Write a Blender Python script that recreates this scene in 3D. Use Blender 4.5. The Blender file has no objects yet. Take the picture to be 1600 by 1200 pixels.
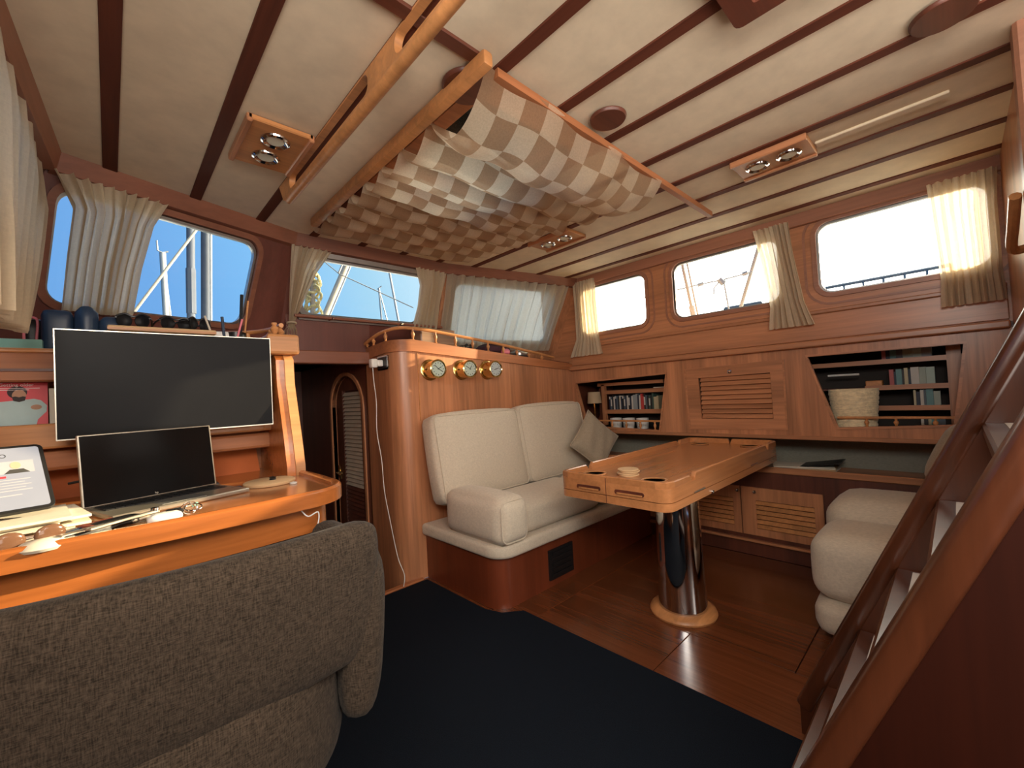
import bpy, bmesh, math, random
from mathutils import Vector, Matrix
random.seed(7)
S = bpy.context.scene
COL = S.collection
PI = math.pi
# ------------------------------------------------------------------ camera
f, (ya, pi_, ro) = 662.0, [math.radians(v) for v in (43.58, 1.454, -3.087)]
F = Vector((math.sin(ya)*math.cos(pi_), math.cos(ya)*math.cos(pi_), math.sin(pi_)))
r_ = Vector((math.cos(ya), -math.sin(ya), 0)); u_ = r_.cross(F)
R = math.cos(ro)*r_ + math.sin(ro)*u_; U = -math.sin(ro)*r_ + math.cos(ro)*u_
cd = bpy.data.cameras.new('camera'); cam = bpy.data.objects.new('camera', cd); COL.objects.link(cam)
cd.sensor_width = 36; cd.lens = f/1600*36; cd.clip_start = .02; cd.clip_end = 500
M = Matrix((R, U, -F)).transposed().to_4x4(); M.translation = Vector((0, 0, 1.25)); cam.matrix_world = M
S.camera = cam
# ------------------------------------------------------------------ sky, sun, exposure
S.view_settings.view_transform = 'Standard'; S.view_settings.look = 'None'
S.view_settings.exposure = 0.75; S.view_settings.gamma = 1; S.view_settings.use_curve_mapping = False
SUN = Vector((1, -.305, .270)).normalized()
W = bpy.data.worlds.new('sky'); S.world = W; W.use_nodes = True
n, l = W.node_tree.nodes, W.node_tree.links; n.clear()
tc = n.new('ShaderNodeTexCoord'); dt = n.new('ShaderNodeVectorMath'); dt.operation = 'DOT_PRODUCT'
dt.inputs[1].default_value = SUN; l.new(tc.outputs['Generated'], dt.inputs[0])
mr = n.new('ShaderNodeMapRange'); mr.inputs[1].default_value = -1; mr.inputs[2].default_value = 1
l.new(dt.outputs['Value'], mr.inputs[0])
cr = n.new('ShaderNodeValToRGB'); l.new(mr.outputs[0], cr.inputs[0])
e = cr.color_ramp.elements
e[0].position = 0; e[0].color = (.012, .03, .062, 1); e[1].position = 1; e[1].color = (1, .90, .74, 1)
for p_, c_ in ((.42, (.016, .037, .072, 1)), (.52, (.022, .05, .083, 1)), (.60, (.037, .062, .080, 1)), (.72, (.070, .086, .095, 1)), (.80, (.26, .26, .24, 1)), (.90, (.75, .71, .62, 1))):
    q = e.new(p_); q.color = c_
bg = n.new('ShaderNodeBackground'); l.new(cr.outputs[0], bg.inputs[0]); bg.inputs[1].default_value = 7.6
ow = n.new('ShaderNodeOutputWorld'); l.new(bg.outputs[0], ow.inputs[0])
sd = bpy.data.lights.new('sun', 'SUN'); sd.energy = 10.5; sd.color = (1, .76, .46); sd.angle = math.radians(.5)
so = bpy.data.objects.new('sun', sd); COL.objects.link(so); so.rotation_euler = SUN.to_track_quat('Z', 'Y').to_euler()
def area(name, loc, target, sx, sy, energy, colr=(1, .93, .84)):
    a = bpy.data.lights.new(name, 'AREA'); a.shape = 'RECTANGLE'; a.size = sx; a.size_y = sy; a.energy = energy; a.color = colr
    o = bpy.data.objects.new(name, a); COL.objects.link(o); o.location = loc
    o.rotation_euler = (Vector(loc)-Vector(target)).to_track_quat('Z', 'Y').to_euler(); return o
area('aft_fill', (1.3, -1.2, 1.35), (1.9, 2, 2.1), 2.6, 1.3, 30)  # added fill light behind the camera, lifts headliner and cabin
area('port_fill', (-.22, -.45, 1.95), (3.0, .9, .9), 1.5, .5, 30, (1, .92, .82))  # added fill at the port side, brightens starboard wall, table and aft settee
area('companionway_fill', (1.2, -.85, 2.25), (2.6, 1.5, .7), .9, .7, 14)  # added fill aft of the ladder, aimed at the starboard side
# ------------------------------------------------------------------ materials
def new_mat(name):
    m = bpy.data.materials.new(name); m.use_nodes = True
    nt = m.node_tree; return m, nt, nt.nodes['Principled BSDF']
def coords(nt, scale, rnd=True):
    n, l = nt.nodes, nt.links
    tc = n.new('ShaderNodeTexCoord'); mp = n.new('ShaderNodeMapping'); mp.inputs['Scale'].default_value = scale
    l.new(tc.outputs['Object'], mp.inputs['Vector'])
    if rnd:
        oi = n.new('ShaderNodeObjectInfo'); mu = n.new('ShaderNodeMath'); mu.operation = 'MULTIPLY'; mu.inputs[1].default_value = 37
        l.new(oi.outputs['Random'], mu.inputs[0]); l.new(mu.outputs[0], mp.inputs['Location'])
    return mp.outputs[0]
def ramp(nt, fac, stops):
    c = nt.nodes.new('ShaderNodeValToRGB'); nt.links.new(fac, c.inputs[0]); e = c.color_ramp.elements
    e[0].position, e[0].color = stops[0][0], (*stops[0][1], 1); e[1].position, e[1].color = stops[-1][0], (*stops[-1][1], 1)
    for p, q in stops[1:-1]:
        k = e.new(p); k.color = (*q, 1)
    return c.outputs[0]
def noise(nt, vec, scale, detail=6, rough=.6, dist=0):
    t = nt.nodes.new('ShaderNodeTexNoise'); t.inputs['Scale'].default_value = scale; t.inputs['Detail'].default_value = detail
    t.inputs['Roughness'].default_value = rough; t.inputs['Distortion'].default_value = dist
    nt.links.new(vec, t.inputs['Vector']); return t.outputs[0]
def bump(nt, h, b, strength=.2, dist=.002):
    k = nt.nodes.new('ShaderNodeBump'); k.inputs['Strength'].default_value = strength; k.inputs['Distance'].default_value = dist
    nt.links.new(h, k.inputs['Height']); nt.links.new(k.outputs[0], b.inputs['Normal'])
def sc(c, k): return tuple(min(1, v*k) for v in c)
def wood(name, col, axis='Z', rough=.36, coat=.12, contrast=.35, fine=26, spec=.5):
    m, nt, b = new_mat(name)
    s = {'X': (1.2, fine, fine), 'Y': (fine, 1.2, fine), 'Z': (fine, fine, 1.2)}[axis]
    v = coords(nt, s); a = noise(nt, v, 1.6, 8, .62, .4)
    s2 = tuple(q*.18 for q in s); c2 = noise(nt, coords(nt, s2), 1.2, 3)
    mx = nt.nodes.new('ShaderNodeMath'); mx.operation = 'MULTIPLY_ADD'; mx.inputs[1].default_value = .55
    nt.links.new(c2, mx.inputs[0]); mm = nt.nodes.new('ShaderNodeMath'); mm.operation = 'MULTIPLY'; mm.inputs[1].default_value = .45
    nt.links.new(a, mm.inputs[0]); nt.links.new(mm.outputs[0], mx.inputs[2])
    c = ramp(nt, mx.outputs[0], [(.36, sc(col, 1-contrast)), (.5, col), (.64, sc(col, 1+contrast))])
    nt.links.new(c, b.inputs['Base Color']); b.inputs['Roughness'].default_value = rough
    b.inputs['Coat Weight'].default_value = coat; b.inputs['Coat Roughness'].default_value = .22; b.inputs['Specular IOR Level'].default_value = spec
    bump(nt, a, b, .08, .001); return m
def plain(name, col, rough=.5, metal=0, coat=0, spec=.5, emit=None, es=1):
    m, nt, b = new_mat(name)
    v = coords(nt, (1, 1, 1)); a = noise(nt, v, 9, 4)
    c = ramp(nt, a, [(.3, sc(col, .92)), (.7, sc(col, 1.08))]); nt.links.new(c, b.inputs['Base Color'])
    b.inputs['Roughness'].default_value = rough; b.inputs['Metallic'].default_value = metal
    b.inputs['Coat Weight'].default_value = coat; b.inputs['Specular IOR Level'].default_value = spec
    if emit: b.inputs['Emission Color'].default_value = (*emit, 1); b.inputs['Emission Strength'].default_value = es
    return m
def fabric(name, col, fleck=.12, scale=1, rough=.95, trans=0, bumpk=.5, stripe=(60, 60, 260), sheen=.2):
    m, nt, b = new_mat(name)
    a = noise(nt, coords(nt, tuple(s*scale for s in stripe)), 1, 4, .6)
    a2 = noise(nt, coords(nt, tuple(s*scale for s in (stripe[2], stripe[0], stripe[1]))), 1, 4, .6)
    mx = nt.nodes.new('ShaderNodeMath'); mx.operation = 'MULTIPLY_ADD'; mx.inputs[1].default_value = .5
    mm = nt.nodes.new('ShaderNodeMath'); mm.operation = 'MULTIPLY'; mm.inputs[1].default_value = .5
    nt.links.new(a2, mm.inputs[0]); nt.links.new(a, mx.inputs[0]); nt.links.new(mm.outputs[0], mx.inputs[2])
    c = ramp(nt, mx.outputs[0], [(.38, sc(col, 1-fleck)), (.5, col), (.62, sc(col, 1+fleck))])
    nt.links.new(c, b.inputs['Base Color']); b.inputs['Roughness'].default_value = rough; b.inputs['Specular IOR Level'].default_value = .15
    b.inputs['Sheen Weight'].default_value = sheen
    bump(nt, mx.outputs[0], b, bumpk, .0015)
    if trans: translucent(nt, b, c, *trans)
    return m
def translucent(nt, b, col, tl, tp):
    n, l = nt.nodes, nt.links; out = n['Material Output']
    t = n.new('ShaderNodeBsdfTranslucent'); tr = n.new('ShaderNodeBsdfTransparent')
    l.new(col, t.inputs[0])
    m1 = n.new('ShaderNodeMixShader'); m1.inputs[0].default_value = tl; l.new(b.outputs[0], m1.inputs[1]); l.new(t.outputs[0], m1.inputs[2])
    m2 = n.new('ShaderNodeMixShader'); m2.inputs[0].default_value = tp; l.new(m1.outputs[0], m2.inputs[1]); l.new(tr.outputs[0], m2.inputs[2])
    l.new(m2.outputs[0], out.inputs[0])
def glassm(name, tint=(.93, .96, .97), k=.9):
    m, nt, b = new_mat(name); n, l = nt.nodes, nt.links
    tr = n.new('ShaderNodeBsdfTransparent'); tr.inputs[0].default_value = (*tint, 1)
    gl = n.new('ShaderNodeBsdfGlossy'); gl.inputs['Roughness'].default_value = .03
    fr = n.new('ShaderNodeFresnel'); fr.inputs[0].default_value = 1.35
    mx = n.new('ShaderNodeMixShader'); l.new(fr.outputs[0], mx.inputs[0]); l.new(tr.outputs[0], mx.inputs[1]); l.new(gl.outputs[0], mx.inputs[2])
    l.new(mx.outputs[0], n['Material Output'].inputs[0]); return m
def checker(name, c1, c2, c3):
    m, nt, b = new_mat(name); n, l = nt.nodes, nt.links
    uv = n.new('ShaderNodeTexCoord'); ck = n.new('ShaderNodeTexChecker'); ck.inputs['Scale'].default_value = 1
    l.new(uv.outputs['UV'], ck.inputs[0]); ck.inputs[1].default_value = (*c1, 1); ck.inputs[2].default_value = (*c2, 1)
    nz = noise(nt, coords(nt, (160, 160, 160)), 1, 3); c = ramp(nt, nz, [(.35, (.86, .86, .86)), (.65, (1, 1, 1))])
    mx = n.new('ShaderNodeMix'); mx.data_type = 'RGBA'; mx.blend_type = 'MULTIPLY'; mx.inputs[0].default_value = 1
    l.new(ck.outputs[0], mx.inputs[6]); l.new(c, mx.inputs[7]); l.new(mx.outputs[2], b.inputs['Base Color'])
    b.inputs['Roughness'].default_value = .9; bump(nt, nz, b, .3, .001)
    translucent(nt, b, mx.outputs[2], .6, .32); return m
RED = (.44, .19, .090)
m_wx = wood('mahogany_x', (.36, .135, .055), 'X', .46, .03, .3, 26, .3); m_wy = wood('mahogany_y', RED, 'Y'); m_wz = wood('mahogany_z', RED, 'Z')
m_lx = wood('teak_light_x', (.50, .22, .08), 'X', .40, .08, .3, 26, .4); m_ly = wood('teak_light_y', (.52, .24, .095), 'Y', .32, .22)
m_desk = wood('desk_teak', (.44, .135, .032), 'X', .26, .5, .28)
m_desk_top = wood('desk_top', (.36, .13, .04), 'X', .22, .6, .22)
m_table = wood('table_teak', (.48, .20, .075), 'X', .25, .5, .22)
m_dk = wood('dark_mahogany', (.12, .034, .018), 'Y', .65, 0, .3, 26, .2)
m_dkx = wood('dark_mahogany_x', (.11, .030, .016), 'X', .45, .15)
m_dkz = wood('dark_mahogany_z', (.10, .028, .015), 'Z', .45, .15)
m_trim = wood('cornice_mahogany', (.23, .085, .048), 'X', .42, .15, .2)
m_trimy = wood('cornice_mahogany_y', (.34, .15, .09), 'Y', .42, .15, .2)
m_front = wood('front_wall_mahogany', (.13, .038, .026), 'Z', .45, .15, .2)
m_floor = wood('floor_teak', (.14, .042, .015), 'Y', .22, .6, .32, 60)
m_ladder = wood('ladder_mahogany', (.075, .021, .008), 'Z', .28, .35, .25)
m_plinth = wood('plinth_mahogany', (.16, .035, .013), 'Z', .35, .3, .2); m_panelred = wood('panel_red', (.026, .005, .002), 'Z', .6, .0, .2, 26, .12)
m_ceil = plain('headliner', (.76, .64, .47), .85); 
m_cush = fabric('settee_linen', (.60, .52, .41), .1, 1, bumpk=.35)
m_pill = fabric('pillow_linen', (.34, .28, .205), .14, 1, bumpk=.5)
m_chair = fabric('chair_tweed', (.050, .036, .025), .62, 1, bumpk=.8, stripe=(75, 75, 520), sheen=.05)
m_curt = fabric('curtain_linen', (.76, .65, .48), .05, 1, trans=(.5, .05), bumpk=.2)
m_sheer = fabric('curtain_sheer', (.66, .60, .48), .05, 1, trans=(.6, .12), bumpk=.2)
m_blind = checker('check_cloth', (.90, .74, .54), (.54, .35, .21), None)
m_rug = fabric('navy_carpet', (.0055, .009, .0155), .5, 2, bumpk=.8, stripe=(200, 200, 200), sheen=0)
m_glass = glassm('window_glass')
m_black = plain('black_plastic', (.012, .012, .013), .35); m_gloss = plain('glossy_screen', (.005, .005, .005), .12, spec=.2); m_screen = plain('dark_screen', (.010, .010, .011), .35, spec=.08)
m_silver = plain('silver_metal', (.62, .57, .47), .3, .85); m_chrome = plain('polished_steel', (.62, .62, .62), .07, 1)
m_brass = plain('brass', (.80, .58, .24), .16, 1); m_alu = plain('aluminium', (.5, .5, .48), .35, .9)
m_white = plain('white_plastic', (.75, .74, .70), .4); m_cream = plain('cream_plastic', (.60, .52, .42), .5)
m_dial = plain('dial_face', (.80, .80, .66), .5); m_paper = plain('paper', (.70, .64, .52), .8)
m_navy = plain('navy_plastic', (.02, .04, .08), .4); m_teal = plain('turquoise_card', (.20, .42, .37), .6)
m_liner = fabric('hull_liner', (.26, .25, .20), .1, 1); m_dark = plain('dark_void', (.012, .010, .009), .9)
m_dim = plain('dim_recess', (.030, .022, .018), .8)  # near-black: shade of recess and louvre backs put into the colour; also a dark case
m_cork = plain('cork', (.58, .38, .20), .85); m_nonskid = plain('white_nonskid', (.62, .56, .50), .75)
m_red = plain('red_print', (.62, .035, .05), .5); m_pink = plain('pink', (.75, .2, .25), .5)
m_basket = fabric('basket_weave', (.74, .62, .40), .2, .5, bumpk=.9)
m_rope = fabric('rope', (.70, .60, .30), .25, 1); m_mast = plain('mast_alloy', (.34, .34, .34), .5)
m_furl = plain('furled_grey', (.055, .07, .10), .7); m_spar = plain('spar_cream', (.42, .36, .28), .5); m_wire = plain('rigging_wire', (.30, .30, .30), .4, .5)
m_water = plain('sea', (.02, .06, .09), .15); m_lamp = plain('lamp_shade_linen', (.42, .32, .20), .9)
m_skin = plain('print_skin', (.42, .22, .13), .6); m_hair = plain('print_hair', (.03, .02, .02), .7); m_knit = plain('print_knit', (.42, .55, .55), .7)
m_ptext = plain('print_white', (.85, .70, .68), .6); m_lcd = plain('lcd_white', (.12, .12, .13), .3, emit=(.75, .76, .82), es=.28)
m_lcdy = plain('lcd_yellow', (.4, .25, .03), .3, emit=(.7, .45, .06), es=.2); m_lcdd = plain('lcd_dark', (.05, .05, .05), .3)
m_lcds = plain('lcd_skin', (.5, .3, .2), .3, emit=(.7, .4, .28), es=.15); m_lcdg = plain('lcd_grey', (.3, .3, .32), .3, emit=(.4, .4, .44), es=.2)
m_orange = plain('orange_frame', (.45, .11, .03), .4)
# ------------------------------------------------------------------ object helpers
def lm(o):
    return Matrix.LocRotScale(o.location, o.rotation_euler, None)
def wm(o):
    return wm(o.parent) @ lm(o) if o.parent else lm(o)
def obj(name, bm, mat, parent=None, local=False, smooth=False, keep=False, kind=None, label=None):
    """bm in world coordinates (or in parent's coordinates when local)"""
    if parent and not local: bm.transform(wm(parent).inverted())
    if parent and local and parent.parent: bm.transform(Matrix.Translation(-parent.location))
    vs = [v.co for v in bm.verts]
    c = Vector((0, 0, 0))
    if not keep and vs:
        lo = [min(v[i] for v in vs) for i in range(3)]; hi = [max(v[i] for v in vs) for i in range(3)]
        c = Vector(((lo[0]+hi[0])/2, (lo[1]+hi[1])/2, lo[2])); bm.transform(Matrix.Translation(-c))
    me = bpy.data.meshes.new(name); bm.normal_update(); bm.to_mesh(me); bm.free()
    me.materials.append(mat)
    if smooth:
        me.polygons.foreach_set('use_smooth', [True]*len(me.polygons))
        try: me.set_sharp_from_angle(angle=math.radians(42))
        except Exception: pass
    o = bpy.data.objects.new(name, me); COL.objects.link(o); o.location = c
    if parent: o.parent = parent
    if kind: o['kind'] = kind
    if label: o['label'] = label
    return o
def tag(o, label, cat, group=None):
    o['label'] = label; o['category'] = cat
    if group: o['group'] = group
    return o
def thing(name, label, cat, loc=(0, 0, 0), rz=0, group=None, rot=None):
    o = bpy.data.objects.new(name, None); COL.objects.link(o); o.location = loc
    o.rotation_euler = rot if rot else (0, 0, rz); o.empty_display_size = .1
    return tag(o, label, cat, group)
def struct(name, bm, mat, **k):
    return obj(name, bm, mat, kind='structure', **k)
def copy_tree(o, parent=None):
    c = o.copy(); COL.objects.link(c); c.parent = parent
    for ch in list(o.children): copy_tree(ch, c)
    return c
B = bmesh.new
def box(bm, x0, x1, y0, y1, z0, z1, bev=0, seg=1):
    t = bmesh.new(); bmesh.ops.create_cube(t, size=1)
    for v in t.verts: v.co = Vector(((x0+x1)/2+v.co.x*(x1-x0), (y0+y1)/2+v.co.y*(y1-y0), (z0+z1)/2+v.co.z*(z1-z0)))
    if bev: bmesh.ops.bevel(t, geom=t.edges[:], offset=bev, segments=seg, profile=.5, affect='EDGES')
    join(bm, t); return bm
def join(bm, t, mat=None):
    if mat is not None: t.transform(mat)
    me = bpy.data.meshes.new('t'); t.to_mesh(me); t.free(); bm.from_mesh(me); bpy.data.meshes.remove(me); return bm
def bx(*a, **k): return box(B(), *a, **k)
def cushion(bm, x0, x1, y0, y1, z0, z1, r=.04, crown=.01, n=10, mat=None):
    t = bmesh.new(); bmesh.ops.create_cube(t, size=2); bmesh.ops.subdivide_edges(t, edges=t.edges[:], cuts=n, use_grid_fill=True)
    h = Vector(((x1-x0)/2, (y1-y0)/2, (z1-z0)/2)); r = min(r, min(h)*.98)
    for v in t.verts:
        u = v.co.copy()
        # concentrate samples near the edges
        w = Vector([math.copysign(abs(c)**.8, c) for c in u]); p = Vector((w.x*h.x, w.y*h.y, w.z*h.z))
        i = Vector([max(-(h[k]-r), min(h[k]-r, p[k])) for k in range(3)]); d = p-i
        if d.length > 1e-9: p = i+d.normalized()*r
        ax = [(1-u[(k+1) % 3]**2)*(1-u[(k+2) % 3]**2) for k in range(3)]
        for k in range(3):
            if abs(u[k]) > .999: p[k] += math.copysign(crown*ax[k], u[k])
        v.co = p
    c = Vector(((x0+x1)/2, (y0+y1)/2, (z0+z1)/2))
    if mat is None: t.transform(Matrix.Translation(c))
    else: t.transform(mat)
    return join(bm, t)
def loft(bm, rings, close=True, cap=True):
    vs = [[bm.verts.new(p) for p in ring] for ring in rings]
    m = len(rings[0])
    for a, b in zip(vs, vs[1:]):
        for i in range(m if close else m-1):
            try: bm.faces.new((a[i], a[(i+1) % m], b[(i+1) % m], b[i]))
            except ValueError: pass
    if cap and close:
        for ring in (vs[0], vs[-1]):
            try: bm.faces.new(ring)
            except ValueError: pass
    bmesh.ops.recalc_face_normals(bm, faces=bm.faces[:]); return bm
def lathe(bm, prof, c=(0, 0, 0), axis='Z', n=20):
    rings = []
    for r, h in prof:
        ring = []
        for i in range(n):
            a = 2*PI*i/n; p = (r*math.cos(a), r*math.sin(a), h)
            if axis == 'Y': p = (r*math.cos(a), h, r*math.sin(a))
            if axis == 'X': p = (h, r*math.cos(a), r*math.sin(a))
            ring.append(Vector(p)+Vector(c))
        rings.append(ring)
    t = bmesh.new(); loft(t, rings); return join(bm, t)
def tube(bm, pts, r, n=8, rz=None):
    pts = [Vector(p) for p in pts]; rings = []
    N = None
    for i, p in enumerate(pts):
        d = (pts[min(i+1, len(pts)-1)]-pts[max(i-1, 0)]).normalized()
        if N is None: N = d.orthogonal().normalized()
        N = (N-d*N.dot(d)).normalized(); Bn = d.cross(N); rr = r[i] if isinstance(r, (list, tuple)) else r
        rings.append([p+(N*math.cos(2*PI*k/n)+Bn*math.sin(2*PI*k/n))*rr for k in range(n)])
    t = bmesh.new(); loft(t, rings); return join(bm, t)
def smooth_path(P, k=6):
    P = [Vector(p) for p in P]; out = []
    for i in range(len(P)-1):
        a, b, c, d = P[max(i-1, 0)], P[i], P[i+1], P[min(i+2, len(P)-1)]
        for j in range(k):
            t = j/k; out.append(.5*((2*b)+(-a+c)*t+(2*a-5*b+4*c-d)*t*t+(-a+3*b-3*c+d)*t**3))
    return out+[P[-1]]
def rrect(x0, x1, y0, y1, r, n=6):
    out = []
    for cx, cy, a0 in ((x1-r, y1-r, 0), (x0+r, y1-r, 90), (x0+r, y0+r, 180), (x1-r, y0+r, 270)):
        for i in range(n+1):
            a = math.radians(a0+90*i/n); out.append((cx+r*math.cos(a), cy+r*math.sin(a)))
    return out
def plate(bm, outer, holes, t0, t1, fn):
    """flat plate with holes; 2-D loops, extruded from depth t0 to t1; fn(u, v, t) -> 3-D"""
    t = bmesh.new(); es = []
    for loop in [outer]+list(holes):
        vs = [t.verts.new((u, v, 0)) for u, v in loop]
        es += [t.edges.new((vs[i], vs[(i+1) % len(vs)])) for i in range(len(vs))]
    bmesh.ops.triangle_fill(t, edges=es, use_beauty=True, use_dissolve=False)
    g = bmesh.ops.extrude_face_region(t, geom=t.faces[:])
    top = {v for v in g['geom'] if isinstance(v, bmesh.types.BMVert)}
    for v in t.verts: v.co = Vector(fn(v.co.x, v.co.y, t1 if v in top else t0))
    bmesh.ops.recalc_face_normals(t, faces=t.faces[:]); return join(bm, t)
def ring_frame(bm, a, b, t0, t1, fn):
    return plate(bm, a, [b], t0, t1, fn)
def text_mesh(txt, size, depth=.0004):
    c = bpy.data.curves.new('t', 'FONT'); c.body = txt; c.size = size; c.extrude = depth; c.align_x = 'CENTER'
    o = bpy.data.objects.new('t', c); COL.objects.link(o); bpy.context.view_layer.update()
    me = bpy.data.meshes.new_from_object(o.evaluated_get(bpy.context.evaluated_depsgraph_get()))
    bpy.data.objects.remove(o); t = bmesh.new(); t.from_mesh(me); return t
YZ = lambda X, s=1: (lambda u, v, t: (X+s*t, u, v))     # plate in plane X = const
XZ = lambda Y, s=1: (lambda u, v, t: (u, Y+s*t, v))
XY = lambda Z, s=1: (lambda u, v, t: (u, v, Z+s*t))
XS = 3.35                                             # inner face of the starboard side
ZC = 2.34                                             # headliner
# ------------------------------------------------------------------ floor
fl = struct('floor', bx(-1.2, 3.9, -1.3, 2.66, -.05, -.014), m_dkx)
for x0, x1, y0, y1 in ((1.2, 2.092, 1.0, 1.695), (1.2, 2.092, .2, .996), (1.2, 2.092, -1.2, .196), (2.096, 3.34, .55, 1.695), (2.096, 3.34, -1.2, .546),
                       (1.2, 3.34, 1.699, 1.95), (.3, 1.196, 1.3, 2.64), (.3, 1.196, 0, 1.296), (-1.1, .296, -1.2, 1.4), (.3, 1.196, -1.2, -.004), (1.2, 1.6, 1.954, 2.64)):
    obj('floor_board', bx(x0, x1, y0, y1, -.014, 0, bev=.0015), m_floor, fl)
obj('step_nosing', bx(.5, 1.56, 2.625, 2.665, -.03, .012, bev=.006, seg=2), m_wx, fl)
struct('floor_passage', bx(.4, 2.2, 2.66, 4.7, -.36, -.31), m_dkx)
struct('trim_1', bx(.4, 1.6, 2.645, 2.665, -.33, -.03), m_dkx)
# ------------------------------------------------------------------ ceiling
P0A, P0B, P1B, P2B = (-.154, 2.50), (.875, 2.838), (2.02, 2.828), (3.32, 2.52)
ce = struct('ceiling', plate(B(), [(-.5, -1.3), (3.6, -1.3), (3.6, 2.6), (2.2, 3.0), (.8, 3.0), (-.5, 2.65)], [[(1.0, 1.13), (1.56, 1.13), (1.56, 1.86), (1.0, 1.86)]], 0, .03, XY(2.36)), m_dkx)
SX = [.0244+.3165*k for k in range(-1, 12)]
def front_y(x):
    pts = [(-.6, 2.36), P0A, P0B, P1B, P2B, (3.7, 2.45)]
    for a, b in zip(pts, pts[1:]):
        if a[0] <= x <= b[0]: return a[1]+(b[1]-a[1])*(x-a[0])/(b[0]-a[0])
xs = [-.24]+SX[1:]+[3.40]
for i in range(len(xs)-1):
    a = xs[i]+(.024 if i else 0); b = min(xs[i+1]-.024, 3.40)
    if b-a < .03: continue
    ya_, yb_ = front_y(a), front_y(b)
    segs = [(-1.25, None)]
    if .9 < (a+b)/2 < 1.65: segs = [(-1.25, 1.03), (1.96, None)]
    for s0, s1 in segs:
        q = [(a, s0), (b, s0), (b, s1 or yb_), (a, s1 or ya_)]
        obj('ceiling_panel', plate(B(), q, [], 0, .018, XY(2.342)), m_ceil, ce)
for x in SX[1:]:
    if .9 < x < 1.65: L = [(-1.25, 1.03), (1.96, front_y(x))]
    else: L = [(-1.25, front_y(x))]
    for s0, s1 in L:
        obj('batten', bx(x-.0245, x+.0245, s0, s1, 2.336, 2.356, bev=.002), m_dk, ce)
obj('batten', bx(.36, .90, .985, 1.03, 2.332, 2.35, bev=.002), m_dkx, ce)
hf = struct('trim_2', plate(B(), [(.94, 1.03), (1.63, 1.03), (1.63, 1.96), (.94, 1.96)], [[(1.0, 1.13), (1.56, 1.13), (1.56, 1.86), (1.0, 1.86)]], 0, .14, XY(2.325)), m_wx)
obj('hatch_pane', bx(1.0, 1.56, 1.13, 1.86, 2.44, 2.446), m_glass, hf)
# ------------------------------------------------------------------ deckhouse walls
def facet(A, Bp, k, z0=ZC):
    A = Vector((*A, 0)); Bv = Vector((*Bp, 0)); h = (Bv-A).normalized(); nn = Vector((-h.y, h.x, 0)); L = (Bv-A).length
    def fn(s, z, t): return A+h*s+nn*(k*(z0-z)+t)+Vector((0, 0, z))
    return fn, L
WN = [0]
def window_wall(name, fn, L, s0, s1, zb, wins, mat, zt=2.36, framed=True, fm=None):
    holes = [rrect(a, b, c, d, .075) for a, b, c, d in wins]
    w = struct(name, plate(B(), [(s0, zb), (s1, zb), (s1, zt), (s0, zt)], holes, 0, .06, fn), mat)
    for a, b, c, d in wins:
        WN[0] += 1
        fr = ring_frame(B(), rrect(a-.028, b+.028, c-.028, d+.028, .10), rrect(a, b, c, d, .075), -.014, .045, fn)
        fr = struct('window_%d' % WN[0], fr, fm or mat, smooth=True)
        obj('gasket', ring_frame(B(), rrect(a-.002, b+.002, c-.002, d+.002, .077), rrect(a+.012, b-.012, c+.012, d-.012, .065), .012, .04, fn), m_alu, fr, smooth=True)
        obj('pane', plate(B(), rrect(a, b, c, d, .075), [], .024, .030, fn), m_glass, fr)
    return w
f0, L0 = facet(P0A, P0B, .45); f1, L1 = facet(P0B, P1B, .45); f2, L2 = facet(P1B, P2B, .45)
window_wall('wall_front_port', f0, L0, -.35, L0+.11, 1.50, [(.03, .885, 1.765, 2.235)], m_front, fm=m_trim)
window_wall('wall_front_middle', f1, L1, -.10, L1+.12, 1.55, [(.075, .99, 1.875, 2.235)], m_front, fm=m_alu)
window_wall('wall_front_starboard', f2, L2, -.12, L2+.25, 1.50, [(.10, 1.125, 1.76, 2.225)], m_wz, fm=m_trim)
fs = lambda s, z, t: Vector((XS+t, s, z))
ws = window_wall('wall_starboard', fs, 0, -.30, 3.0, 1.49, [(1.80, 2.42, 1.79, 2.235), (.80, 1.555, 1.79, 2.24), (-.17, .585, 1.79, 2.245)], m_wy, fm=m_trimy)
fp, Lp = facet((-.28, .55), P0A, .28)
fp = (lambda g: (lambda s, z, t: g(s, z, t)))(fp)
window_wall('wall_port', fp, Lp, -1.9, Lp+.05, 1.48, [(.95, 1.75, 1.75, 2.2), (-.9, -.1, 1.75, 2.2), (.0, .8, 1.75, 2.2)], m_front, fm=m_trim)  # the two aft windows are out of view, added to let in more light
# raised grooved ring outside each starboard window and two ledges
for i, (a, b) in enumerate(((1.80, 2.42), (.80, 1.555), (-.17, .585))):
    obj('window_surround', ring_frame(B(), rrect(a-.075, b+.075, 1.715, 2.315, .14), rrect(a-.062, b+.062, 1.728, 2.302, .13), -.006, .01, fs), m_trimy, ws, smooth=True)
obj('ledge', bx(XS-.012, XS+.01, -.2, 2.62, 1.50, 1.665, bev=.004), m_wy, ws)
obj('ledge', bx(XS-.022, XS+.01, -.2, 2.62, 1.665, 1.69, bev=.005), m_wy, ws)
obj('ledge', bx(XS-.045, XS+.01, -.2, 2.65, 1.455, 1.495, bev=.008, seg=2), m_wy, ws)
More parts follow.
